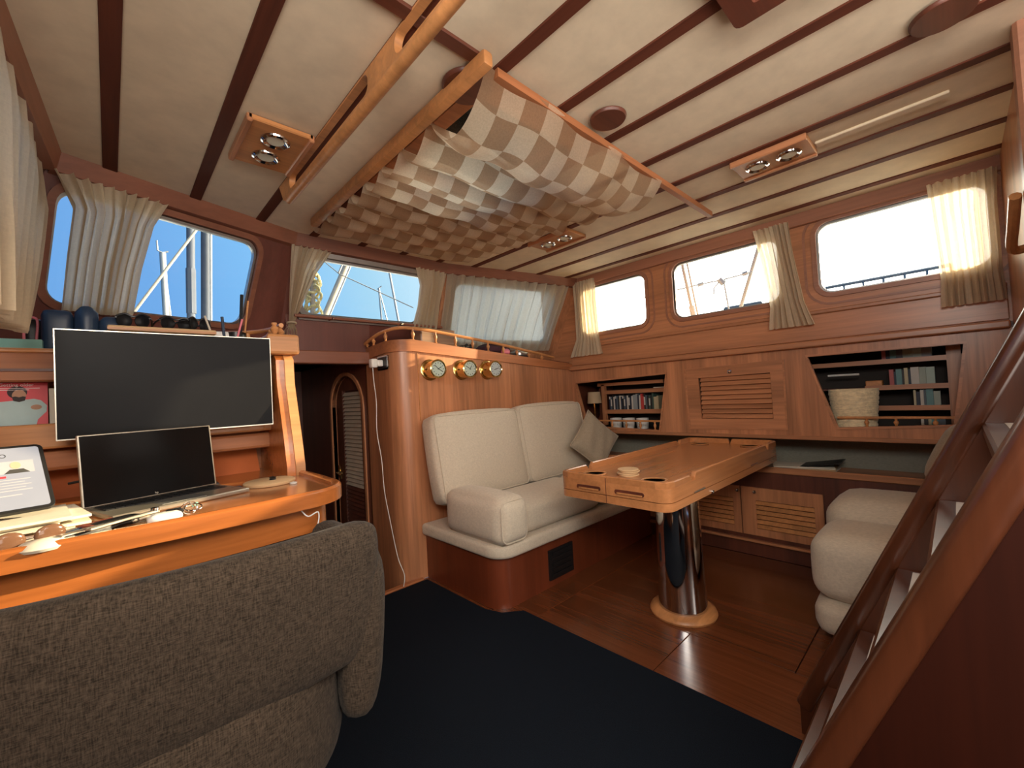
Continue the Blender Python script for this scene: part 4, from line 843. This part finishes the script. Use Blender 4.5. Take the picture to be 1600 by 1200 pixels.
# ------------------------------------------------------------------ chair (nav seat seen from behind)
ch = thing('tub_chair', 'brown tweed swivel tub chair seen from behind at the desk', 'chair', (.10, 1.12, 0), rz=math.radians(-3))
def pad(path, z0, z1, th, taper=.05, lean=0, n=20, e=3.2):
    P = smooth_path([(*p, 0) for p in path], 8); L = [0]
    for a, b in zip(P, P[1:]): L.append(L[-1]+(b-a).length)
    T = L[-1]; rings = []
    samples = sorted(set([0.0, .004, .012, .025, .045, .07]+[i/36 for i in range(3, 34)]+[1-.07, 1-.045, 1-.025, 1-.012, 1-.004, 1.0]))
    for s in samples:
        d_ = s*T; i = max(k for k in range(len(L)-1) if L[k] <= d_+1e-9); u = (d_-L[i])/max(1e-9, L[i+1]-L[i]); p = P[i].lerp(P[i+1], min(u, 1)); dr = (P[i+1]-P[i]).normalized()
        nn = Vector((-dr.y, dr.x, 0)); q = min(d_, T-d_)/taper; k = 1 if q >= 1 else (1-(1-q)**2.4)**(1/2.4)
        k = max(k, .02); ring = []
        for j in range(n):
            a = 2*PI*j/n; ca, sa = math.cos(a), math.sin(a); cx = math.copysign(abs(ca)**(2/e), ca); sx = math.copysign(abs(sa)**(2/e), sa)
            z = sx*(z1-z0)/2*(1-(1-k)*.30); ring.append(p+nn*(cx*th/2*k+lean*z)+Vector((0, 0, (z0+z1)/2+z)))
        rings.append(ring)
    t = B(); loft(t, rings); return t
obj('backrest', pad([(-.40, .02), (-.36, -.10), (-.24, -.165), (-.05, -.185), (.12, -.175), (.24, -.155), (.345, -.125)], .675, .985, .105, .06, lean=-.12, n=28), m_chair, ch, local=True, smooth=True)
obj('armrest', pad([(.29, -.17), (.325, -.10), (.340, .08), (.325, .24)], .545, .91, .10, .05, lean=-.08, n=24), m_chair, ch, local=True, smooth=True)
obj('armrest', pad([(-.36, -.12), (-.41, .0), (-.415, .12), (-.40, .24)], .60, .94, .07, .05, lean=.08, n=24), m_chair, ch, local=True, smooth=True)
obj('lumbar_pad', pad([(-.37, .05), (-.32, -.10), (-.18, -.165), (.0, -.175), (.14, -.15), (.23, -.06), (.245, .05)], .46, .715, .11, .06, n=24), m_chair, ch, local=True, smooth=True)
obj('seat_cushion', cushion(B(), -.31, .26, -.10, .34, .40, .56, r=.06, crown=.02), m_chair, ch, local=True, smooth=True)
obj('pedestal', lathe(B(), [(.001, .010), (.20, .010), (.20, .03), (.06, .06), (.05, .40), (.001, .40)], n=28), m_chrome, ch, local=True, smooth=True)
tag(obj('chair_plinth', bx(-.25, .36, .66, 1.0, 0, .44, bev=.01), m_panelred), 'red mahogany box behind the chair at the bottom of the picture', 'locker') if False else None
# ------------------------------------------------------------------ companionway ladder
la = thing('companionway_ladder', 'steep mahogany companionway ladder with thick side rails and pale non-skid treads', 'ladder', (1.4, .4, 0))
def stringer(xc, th, const, w, ylo, yhi):
    # rail running up aft: z = const - 2.2*y
    d_ = Vector((0, -1, 2.2)).normalized(); nn = Vector((0, 2.2, 1)).normalized()
    a = Vector((xc, ylo, const-2.2*ylo)); b = Vector((xc, yhi, const-2.2*yhi)); bm = B(); rings = []
    for p in (a, b):
        ring = []
        for k in range(16):
            an = 2*PI*k/16; c_, s_ = math.cos(an), math.sin(an)
            ring.append(p+Vector((1, 0, 0))*(math.copysign(abs(c_)**.6, c_)*th/2)+nn*(math.copysign(abs(s_)**.6, s_)*w/2-w/2))
        rings.append(ring)
    loft(bm, rings); return bm
obj('rail', stringer(1.755, .06, 1.1205, .05, .455, -.42), m_ladder, la, smooth=True)
obj('rail', stringer(1.02, .075, 1.040, .055, .50, -.42), m_ladder, la, smooth=True)
def board(x0, x1, const, w, ylo, yhi):
    d_ = w*math.sqrt(1+2.2*2.2)/2.2
    pts = [(ylo, max(.010, const-2.2*ylo)), (yhi, const-2.2*yhi), (yhi-d_, const-2.2*yhi), ((const-0)/2.2-d_, .010), (ylo, .010)]
    return plate(B(), pts, [], x0, x1, YZ(0))
obj('side_board', board(1.735, 1.775, 1.09, .75, .445, -.50), m_ladder, la)
obj('side_board', board(1.005, 1.035, 1.01, 1.0, .455, -.50), m_panelred, la)
for k in range(6):
    z = .215+k*.222; y0 = (1.03-z)/2.2
    tr_ = obj('tread', bx(1.035, 1.735, y0-.19, y0-.005, z-.035, z, bev=.006), m_ladder, la)
    obj('nonskid_pad', bx(1.06, 1.71, y0-.175, y0-.045, z, z+.003), m_nonskid, tr_)
bm = B(); tube(bm, smooth_path([(2.52, -.21, 1.70), (2.50, -.17, 1.70), (2.33, -.165, 1.76), (2.20, -.165, 1.82)], 5), .016); tag(obj('grab_rail', bm, m_lx, smooth=True), 'slanted wooden grab rail on the aft bulkhead at the right edge', 'handle')
# ------------------------------------------------------------------ overhead fittings
gr = thing('overhead_grab_rail', 'long slotted teak grab rail fixed along the headliner beside the blind', 'handrail', (.655, 1.4, 2.25))
slots = [rrect(1.27, 2.10, 2.262, 2.330, .03, 5), rrect(.30, 1.09, 2.262, 2.330, .03, 5), rrect(-.5, .14, 2.262, 2.330, .03, 5)]
pr = [(-.6, 2.337), (-.6, 2.235), (2.16, 2.235), (2.20, 2.25), (2.26, 2.337)]
obj('rail', plate(B(), pr, slots, 0, .026, YZ(.632)), m_lx, gr, smooth=True)
bm = B(); tube(bm, [(.645, -.6, 2.240), (.645, 2.16, 2.240)], .019, 12); obj('round_edge', bm, m_lx, gr, smooth=True)
def spots(x0, x1, y0, y1, lb, axis='Y', on=(0, 0)):
    t = thing('spotlight_plate', lb, 'ceiling light', ((x0+x1)/2, (y0+y1)/2, 2.336), 0, 'twin ceiling spotlights')
    obj('backplate', bx(x0, x1, y0, y1, 2.316, 2.337, bev=.004), m_lx, t)
    obj('edge_strip', bx(x0-.004, x0+.016, y0, y1, 2.306, 2.337, bev=.004), m_wy, t); obj('edge_strip', bx(x1-.016, x1+.004, y0, y1, 2.306, 2.337, bev=.004), m_wy, t)
    for s in (-1, 1):
        c = ((x0+x1)/2, (y0+y1)/2+s*(y1-y0)*.21, 2.316)
        g = obj('lamp_ring', lathe(B(), [(.034, -.002), (.044, -.010), (.052, -.006), (.054, 0), (.001, 0), (.034, -.001)], c, n=28), m_chrome, t, smooth=True)
        obj('lamp_glass', lathe(B(), [(.001, -.004), (.030, -.004), (.033, -.001), (.001, 0)], c, n=20), m_dial, g, smooth=True)
spots(.39, .62, 1.73, 2.07, 'teak plate with two round spotlights on the port side of the headliner')
spots(2.25, 2.47, .40, .72, 'teak plate with two round spotlights nearest the starboard windows, aft')
spots(2.21, 2.42, 1.72, 2.08, 'small teak plate with two round spotlights beyond the checked blind')
for x, y_, r, lb in ((1.47, .905, .072, 'round mahogany disc on the headliner beside the blind batten'), (1.86, -.03, .078, 'round dark mahogany disc on the headliner at the top right corner'), (.93, 1.12, .09, 'round mahogany disc on the headliner half hidden by the blind')):
    tag(obj('ceiling_disc', lathe(B(), [(.001, -.012), (r*.93, -.012), (r, -.004), (r, 0), (.001, 0)], (x, y_, 2.336), n=36), m_dkx, smooth=True), lb, 'disc')
hh = thing('hatch_frame', 'square mahogany frame with an orange inner edge at the top of the picture', 'hatch frame', (1.1, .2, 2.31))
obj('outer_frame', plate(B(), rrect(.80, 1.39, -.35, .40, .02, 3), [rrect(.87, 1.33, -.29, .335, .01, 3)], 0, .03, XY(2.306)), m_dkx, hh)
obj('inner_edge', plate(B(), rrect(.87, 1.33, -.29, .335, .01, 3), [rrect(.90, 1.30, -.26, .305, .01, 3)], 0, .02, XY(2.314)), m_orange, hh)
obj('insert', plate(B(), rrect(.90, 1.30, -.26, .305, .01, 3), [], 0, .01, XY(2.325)), m_dkx, hh)
tag(obj('cable_cover', bx(2.385, 2.43, -.04, .395, 2.330, 2.342, bev=.003), m_ceil), 'thin cream cable cover running aft from the starboard spotlight plate', 'cable cover')
# blind battens and checked cloth
tag(obj('blind_batten', bx(.865, .905, .955, 2.53, 2.285, 2.335, bev=.010, seg=2), m_lx, smooth=True), 'teak batten along the port edge of the checked blind', 'batten', 'blind battens')
bm = B(); plate(bm, [(.95, .985), (2.72, .985), (2.72, 1.012), (.95, 1.012)], [], 0, .03, lambda u, v, t: (u, v, 2.30-.01*(u-.95)+t)); tag(obj('blind_batten', bm, m_wx), 'thin batten across the aft edge of the blind with its bare end pointing to starboard', 'batten', 'blind battens')
bl = thing('checked_blind', 'brown and cream checked cloth blind hanging in folds under the roof hatch', 'blind', (1.45, 1.75, 2.2))
knots = [0, .21, .34, .455, .565, .67, .77, .875, 1.0]; NU, NV = 56, 128; X0_, X1_, Y0_, Y1_ = .905, 2.06, .99, 2.60
bm = B(); uvl = bm.loops.layers.uv.new('UVMap'); G = []; arc = []
def cloth(u, v):
    for i in range(8):
        if knots[i] <= v <= knots[i+1]: s = (v-knots[i])/(knots[i+1]-knots[i]); break
    D = [.15, .11, .10, .095, .09, .085, .075, .06][i]; uu = math.sin(PI*u)
    cat = (4*s*(1-s))**.8
    skew = .35+.65*s
    z = 2.325-D*cat*(1-.2*u)-.012*uu**.7*(1 if i else (.3+.7*s))-.03*u*(1-v)
    z -= .012*math.sin(u*23+i*1.9)*math.sin(PI*s)*(.4 if i else 1)
    if i == 0: z -= .03*uu*math.sin(PI*s)
    x = X0_+(X1_-X0_)*u-.05*v*u+.012*math.sin(v*34)*u
    y = Y0_+(Y1_-Y0_)*v+.018*cat+.012*math.sin(u*17+i)
    return Vector((x, y, z))
for j in range(NV+1): G.append([bm.verts.new(cloth(i/NU, j/NV)) for i in range(NU+1)])
vv = [0]
for j in range(NV): vv.append(vv[-1]+(cloth(.4, (j+1)/NV)-cloth(.4, j/NV)).length)
for j in range(NV):
    for i in range(NU):
        fc = bm.faces.new((G[j][i], G[j][i+1], G[j+1][i+1], G[j+1][i]))
        for lp_, (a, b) in zip(fc.loops, ((i, j), (i+1, j), (i+1, j+1), (i, j+1))): lp_[uvl].uv = (a/NU*1.155/.098+.02, vv[b]/.112+.02)
obj('cloth', bm, m_blind, bl, smooth=True)
for i in range(1, 9):
    y_ = Y0_+(Y1_-Y0_)*knots[i]; bm = B(); lathe(bm, [(.001, -.004), (.009, -.004), (.009, .004), (.001, .004)], (.908, min(y_, 2.52), 2.305), 'X', 10); obj('eyelet', bm, m_white, bl, smooth=True)
# ------------------------------------------------------------------ curtains
def curtain(lb, g, rows, pleats, amp, off, mat=None, nz=26, seed=0, tie=None, name='curtain'):
    amp *= 1.35
    """rows: (z, s0, s1, amp factor)"""
    rnd = random.Random(seed); ph = [rnd.uniform(-.5, .5) for _ in range(pleats*2+2)]
    t = thing(name, lb, 'curtain', tuple(g(rows[-1][1], rows[-1][0], -off)), 0, 'cabin curtains')
    N = pleats*12; bm = B(); rg = []
    def interp(k):
        q = k*(len(rows)-1); i = min(int(q), len(rows)-2); w = q-i; w = w*w*(3-2*w)*.5+w*.5
        return [a+(b-a)*w for a, b in zip(rows[i], rows[i+1])]
    for j in range(nz+1):
        k = j/nz; z, s0, s1, am = interp(k); row = []
        for i in range(N+1):
            s = i/N; w = s*pleats*2*PI+.9*math.sin(s*7+seed)+.25*math.sin(k*3+s*11+seed)
            a = amp*am*(.75+.5*math.sin(s*5.3+seed*2+k*1.2)**2); o = a*math.sin(w)+a*.35*math.sin(2.3*w+seed)
            ss = s0+(s1-s0)*s+.25*a*math.cos(w)
            row.append(bm.verts.new(g(ss, z-.004*math.sin(w)*(1 if j == nz else 0), -off-abs(amp)*1.1-o)))
        rg.append(row)
    for j in range(nz):
        for i in range(N): bm.faces.new((rg[j][i], rg[j][i+1], rg[j+1][i+1], rg[j+1][i]))
    obj('cloth', bm, mat or m_curt, t, smooth=True)
    if tie:
        z, sa, sb = tie; bm = B(); c = (sa+sb)/2; w = (sb-sa)/2+.006
        pts = [g(c+w*math.cos(2*PI*k/16), z+.004*math.sin(2*PI*k/16), -off-amp*1.1-.022*math.sin(2*PI*k/16)) for k in range(17)]
        tube(bm, pts, .006, 6); obj('tie', bm, mat or m_curt, t, smooth=True)
    return t
fv, Lv = facet((-.225, .55), (-.190, 2.5), 0)
curtain('heavy cream curtain on the port side window at the left edge', fv, [(2.235, .7, 1.93, .8), (2.1, .75, 1.93, 1), (1.77, .8, 1.60, 1.1), (1.51, .8, 1.32, 1.2)], 8, .017, -.015, seed=1)
curtain('beige curtain gathered at the left of the port windscreen', f0, [(2.265, .0, .39, .8), (2.15, .07, .345, 1), (1.95, .07, .325, 1), (1.735, .075, .32, 1)], 9, .017, .03, seed=2)
curtain('beige curtain tied in a knot at the left of the middle windscreen', f1, [(2.265, -.03, .215, .8), (2.12, -.025, .13, .9), (1.92, -.015, .065, .7), (1.815, -.005, .03, .4), (1.79, -.008, .035, .4), (1.76, -.03, .055, .8), (1.69, -.04, .065, 1)], 6, .014, .03, seed=3, tie=(1.805, -.008, .034))
curtain('beige curtain bunched at the right of the middle windscreen', f1, [(2.265, .85, 1.13, .8), (2.15, .91, 1.13, 1), (2.0, .92, 1.13, 1.1), (1.80, .90, 1.15, 1)], 6, .018, .03, seed=4)
curtain('sheer cream curtain drawn across the starboard windscreen', f2, [(2.262, .0, 1.24, .8), (2.1, .0, 1.22, 1), (1.9, -.01, 1.18, 1), (1.67, -.01, 1.15, 1)], 12, .017, .03, m_sheer, seed=5)
curtain('narrow cream curtain at the forward starboard window', fs, [(2.30, 2.53, 2.285, .8), (2.1, 2.52, 2.29, 1), (1.75, 2.52, 2.27, .9), (1.585, 2.60, 2.235, 1.1)], 8, .013, .03, seed=6)
curtain('cream curtain hanging at the middle starboard window', fs, [(2.30, .925, .715, .8), (2.1, .89, .70, 1), (1.75, .85, .655, .9), (1.60, .865, .605, 1.2)], 7, .015, .03, seed=7)
curtain('wide cream curtain at the aft starboard window', fs, [(2.28, .06, -.20, .8), (2.1, .05, -.19, 1), (1.75, .03, -.19, .9), (1.60, .035, -.20, 1.2)], 8, .015, .03, seed=8)
# ------------------------------------------------------------------ outside
def rig(name, lb, cat, pts, r, m, parts=None):
    def ext(P_):
        a, b = Vector(P_[0]), Vector(P_[1]); g_ = 1.63 if (a.y < 7 and a.x < 4.6) else .24
        if (b-a).z > .25*(b-a).length and a.z > g_: return [a-(b-a)*((a.z-g_)/(b-a).z)]+list(P_)
        return P_
    pts = ext(pts); t = thing(name, lb, cat, tuple(pts[0])); bm = B(); tube(bm, pts, r, 10); obj('tube', bm, m, t, smooth=True)
    for nm, p_, r2, m2 in (parts or []): b2 = B(); tube(b2, p_, r2, 8); obj(nm, b2, m2, t, smooth=True)
    return t
rig('furled_pole', 'left of the two upright grey furled poles outside the port windscreen', 'pole', [Vector((0.740, 6.458, 1.908)), Vector((0.807, 6.450, 4.810))], .045, m_furl, [('sleeve', [Vector((0.756, 6.456, 2.463)), Vector((0.765, 6.455, 3.021))], .052, m_furl)])
rig('furled_pole', 'right of the two upright grey furled poles outside the port windscreen', 'pole', [Vector((0.913, 6.637, 1.929)), Vector((0.993, 6.626, 4.973))], .055, m_furl, [('groove', [Vector((0.952, 6.531, 1.919)), Vector((1.032, 6.519, 4.935))], .014, m_mast)])
rig('far_mast', 'distant white mast with a wind sensor seen through the port windscreen', 'mast', [Vector((1.759, 21.930, 3.989)), Vector((1.695, 21.935, 7.774))], .11, m_mast, [('stay', [Vector((1.961, 21.912, 3.995)), Vector((1.712, 21.933, 7.645))], .035, m_mast), ('sensor_arm', [Vector((1.527, 21.947, 8.241)), Vector((1.538, 21.946, 7.851)), Vector((1.695, 21.935, 7.774)), Vector((1.878, 21.920, 7.858))], .03, m_mast)])
rig('mooring_line', 'pale rope slanting across the port windscreen', 'rope', [Vector((0.107, 3.999, 1.922)), Vector((0.535, 3.964, 2.688)), Vector((0.678, 3.942, 3.034))], .010, m_spar)
rig('spinnaker_boom', 'thick cream boom slanting outside the middle windscreen', 'boom', [Vector((1.530, 4.232, 2.079)), Vector((1.863, 4.096, 2.932))], .030, m_spar, [('track', [Vector((1.533, 4.124, 2.061)), Vector((1.860, 3.987, 2.897))], .009, m_mast)])
rig('backstay', 'white stay crossing the middle windscreen near its right edge', 'stay', [Vector((4.387, 7.858, 2.651)), Vector((4.169, 7.976, 4.510))], .022, m_mast)
rig('far_mast', 'thin distant mast with spreaders seen through the middle windscreen', 'mast', [Vector((13.581, 26.750, 5.936)), Vector((13.478, 26.802, 9.007))], .06, m_mast, [('stay', [Vector((14.027, 26.519, 5.931)), Vector((13.507, 26.788, 8.788))], .04, m_wire), ('spreader', [Vector((13.400, 26.841, 8.918)), Vector((13.632, 26.724, 9.143))], .04, m_wire)])
rig('lifeline', 'thin wire running diagonally across the middle windscreen', 'wire', [Vector((1.179, 3.401, 2.439)), Vector((1.347, 3.339, 2.284)), Vector((1.852, 3.087, 2.018))], .004, m_wire, [('shackle', [Vector((1.361, 3.333, 2.429)), Vector((1.367, 3.331, 2.352)), Vector((1.342, 3.340, 2.289))], .007, m_mast)])
rc = thing('rope_coil', 'coil of pale yellow rope hanging outside the middle windscreen', 'rope', tuple(Vector((1.106, 3.268, 2.075))))
for k in range(8):
    c = Vector((1.111+.012*math.sin(k*2), 3.266, 2.210-0.0384*k)); bm = B()
    pts = [c+Vector((.045*math.cos(a_)*(1+.15*math.sin(k)), .02*math.sin(a_*2+k)-.02*math.cos(a_), .05*math.sin(a_))) for a_ in [2*PI*q/18 for q in range(19)]]
    tube(bm, pts, .010, 6); obj('rope_loop', bm, m_rope, rc, smooth=True)
bm = B(); tube(bm, smooth_path([Vector((1.138, 3.257, 2.390)), Vector((1.116, 3.265, 2.220)), Vector((1.108, 3.267, 1.788))], 5), .02, 8); obj('rope_tail', bm, m_spar, rc, smooth=True)
rig('lifeline', 'thin dark wire across the forward starboard window', 'wire', [Vector((3.721, 2.704, 2.118)), Vector((4.070, 2.144, 2.190))], .004, m_wire, [('stanchion', [Vector((*Vector((3.721, 2.704, 2.118))[:2], 1.70)), Vector((3.722, 2.704, 2.132))], .012, m_mast)])
rig('shroud', 'pair of pale shroud rods slanting down outside the middle starboard window', 'rigging', [Vector((3.932, 1.741, 2.503)), Vector((3.967, 1.659, 1.854))], .014, m_spar, [('second_rod', [Vector((3.950, 1.700, 2.495)), Vector((3.982, 1.624, 1.850))], .009, m_spar), ('turnbuckle', [Vector((3.960, 1.677, 1.989)), Vector((3.966, 1.662, 1.879))], .025, m_spar)])
rig('shroud', 'pale rod slanting up beside the curtain of the middle starboard window', 'rigging', [Vector((4.276, 1.403, 1.807)), Vector((4.348, 1.161, 2.568))], .016, m_spar)
rig('lifeline', 'knotted rail line across the middle starboard window', 'rope', [Vector((3.950, 1.939, 2.164)), Vector((3.986, 1.864, 2.172)), Vector((4.088, 1.627, 2.201)), Vector((4.155, 1.448, 2.212)), Vector((4.226, 1.224, 2.240))], .007, m_wire, [('stanchion', [Vector((*Vector((3.950, 1.939, 2.164))[:2], 1.70)), Vector((3.950, 1.938, 2.177))], .012, m_mast), ('knot', [Vector((4.077, 1.653, 2.193)), Vector((4.096, 1.606, 2.204))], .018, m_wire), ('knot', [Vector((4.144, 1.478, 2.223)), Vector((4.156, 1.445, 2.175))], .028, m_wire), ('knot', [Vector((4.204, 1.298, 2.231)), Vector((4.216, 1.258, 2.241))], .02, m_wire), ('hanging_end', [Vector((4.156, 1.444, 2.193)), Vector((4.168, 1.410, 1.830))], .008, m_wire), ('hook', [Vector((4.144, 1.479, 2.199)), Vector((4.128, 1.523, 2.147)), Vector((4.125, 1.531, 2.088))], .007, m_wire)])
rl = thing('pier_railing', 'distant grey pier railing along the bottom of the starboard windows', 'railing', tuple(Vector((19.934, 1.628, 4.542))))
def pier(a0, a1):
    bm = B(); tube(bm, [a0, a1], .06, 6); obj('top_bar', bm, m_wire, rl, smooth=True)
    n_ = int((Vector(a1)-Vector(a0)).length/.50)
    for k in range(n_+1):
        p_ = Vector(a0).lerp(Vector(a1), k/n_); bm = B(); tube(bm, [p_, p_-Vector((0, 0, .9))], .04, 6); obj('post', bm, m_wire, rl, smooth=True)
q0, q1 = Vector((17.970, 8.780, 4.198)), Vector((19.938, -1.572, 4.726)); bm = B(); box(bm, 0, (q1-q0).length*1.3, -.5, .5, .2, min(q0.z, q1.z)-.75); bm.transform(Matrix.Translation((q0.x, q0.y, 0)) @ Matrix.Rotation(math.atan2(q1.y-q0.y, q1.x-q0.x), 4, 'Z')); obj('pier_wall', bm, m_furl, rl)
pier(Vector((19.734, 3.254, 4.646)), Vector((20.000, -0.037, 4.713))); pier(Vector((18.878, 6.605, 4.401)), Vector((19.282, 5.311, 4.464)))
rng = [(-200, -200), (200, -200), (200, 200), (-200, 200)]
struct('water', plate(B(), rng, [[(-1.8, -4), (4.6, -4), (4.6, 7), (-1.8, 7)]], 0, .05, XY(.2)), m_water)
m_deck = plain('bounce_deck', (.72, .71, .66), .6)  # decks below the window view, added to bounce sun up to the headliner
struct('bounce_deck_starboard', bx(3.46, 4.6, -4, 6, 1.66, 1.70), m_deck)
struct('bounce_deck_port', bx(-1.8, -.62, -4, 6, 1.60, 1.64), m_deck)
struct('bounce_deck_front', bx(-.62, 3.46, 3.35, 7, 1.60, 1.64), m_deck)
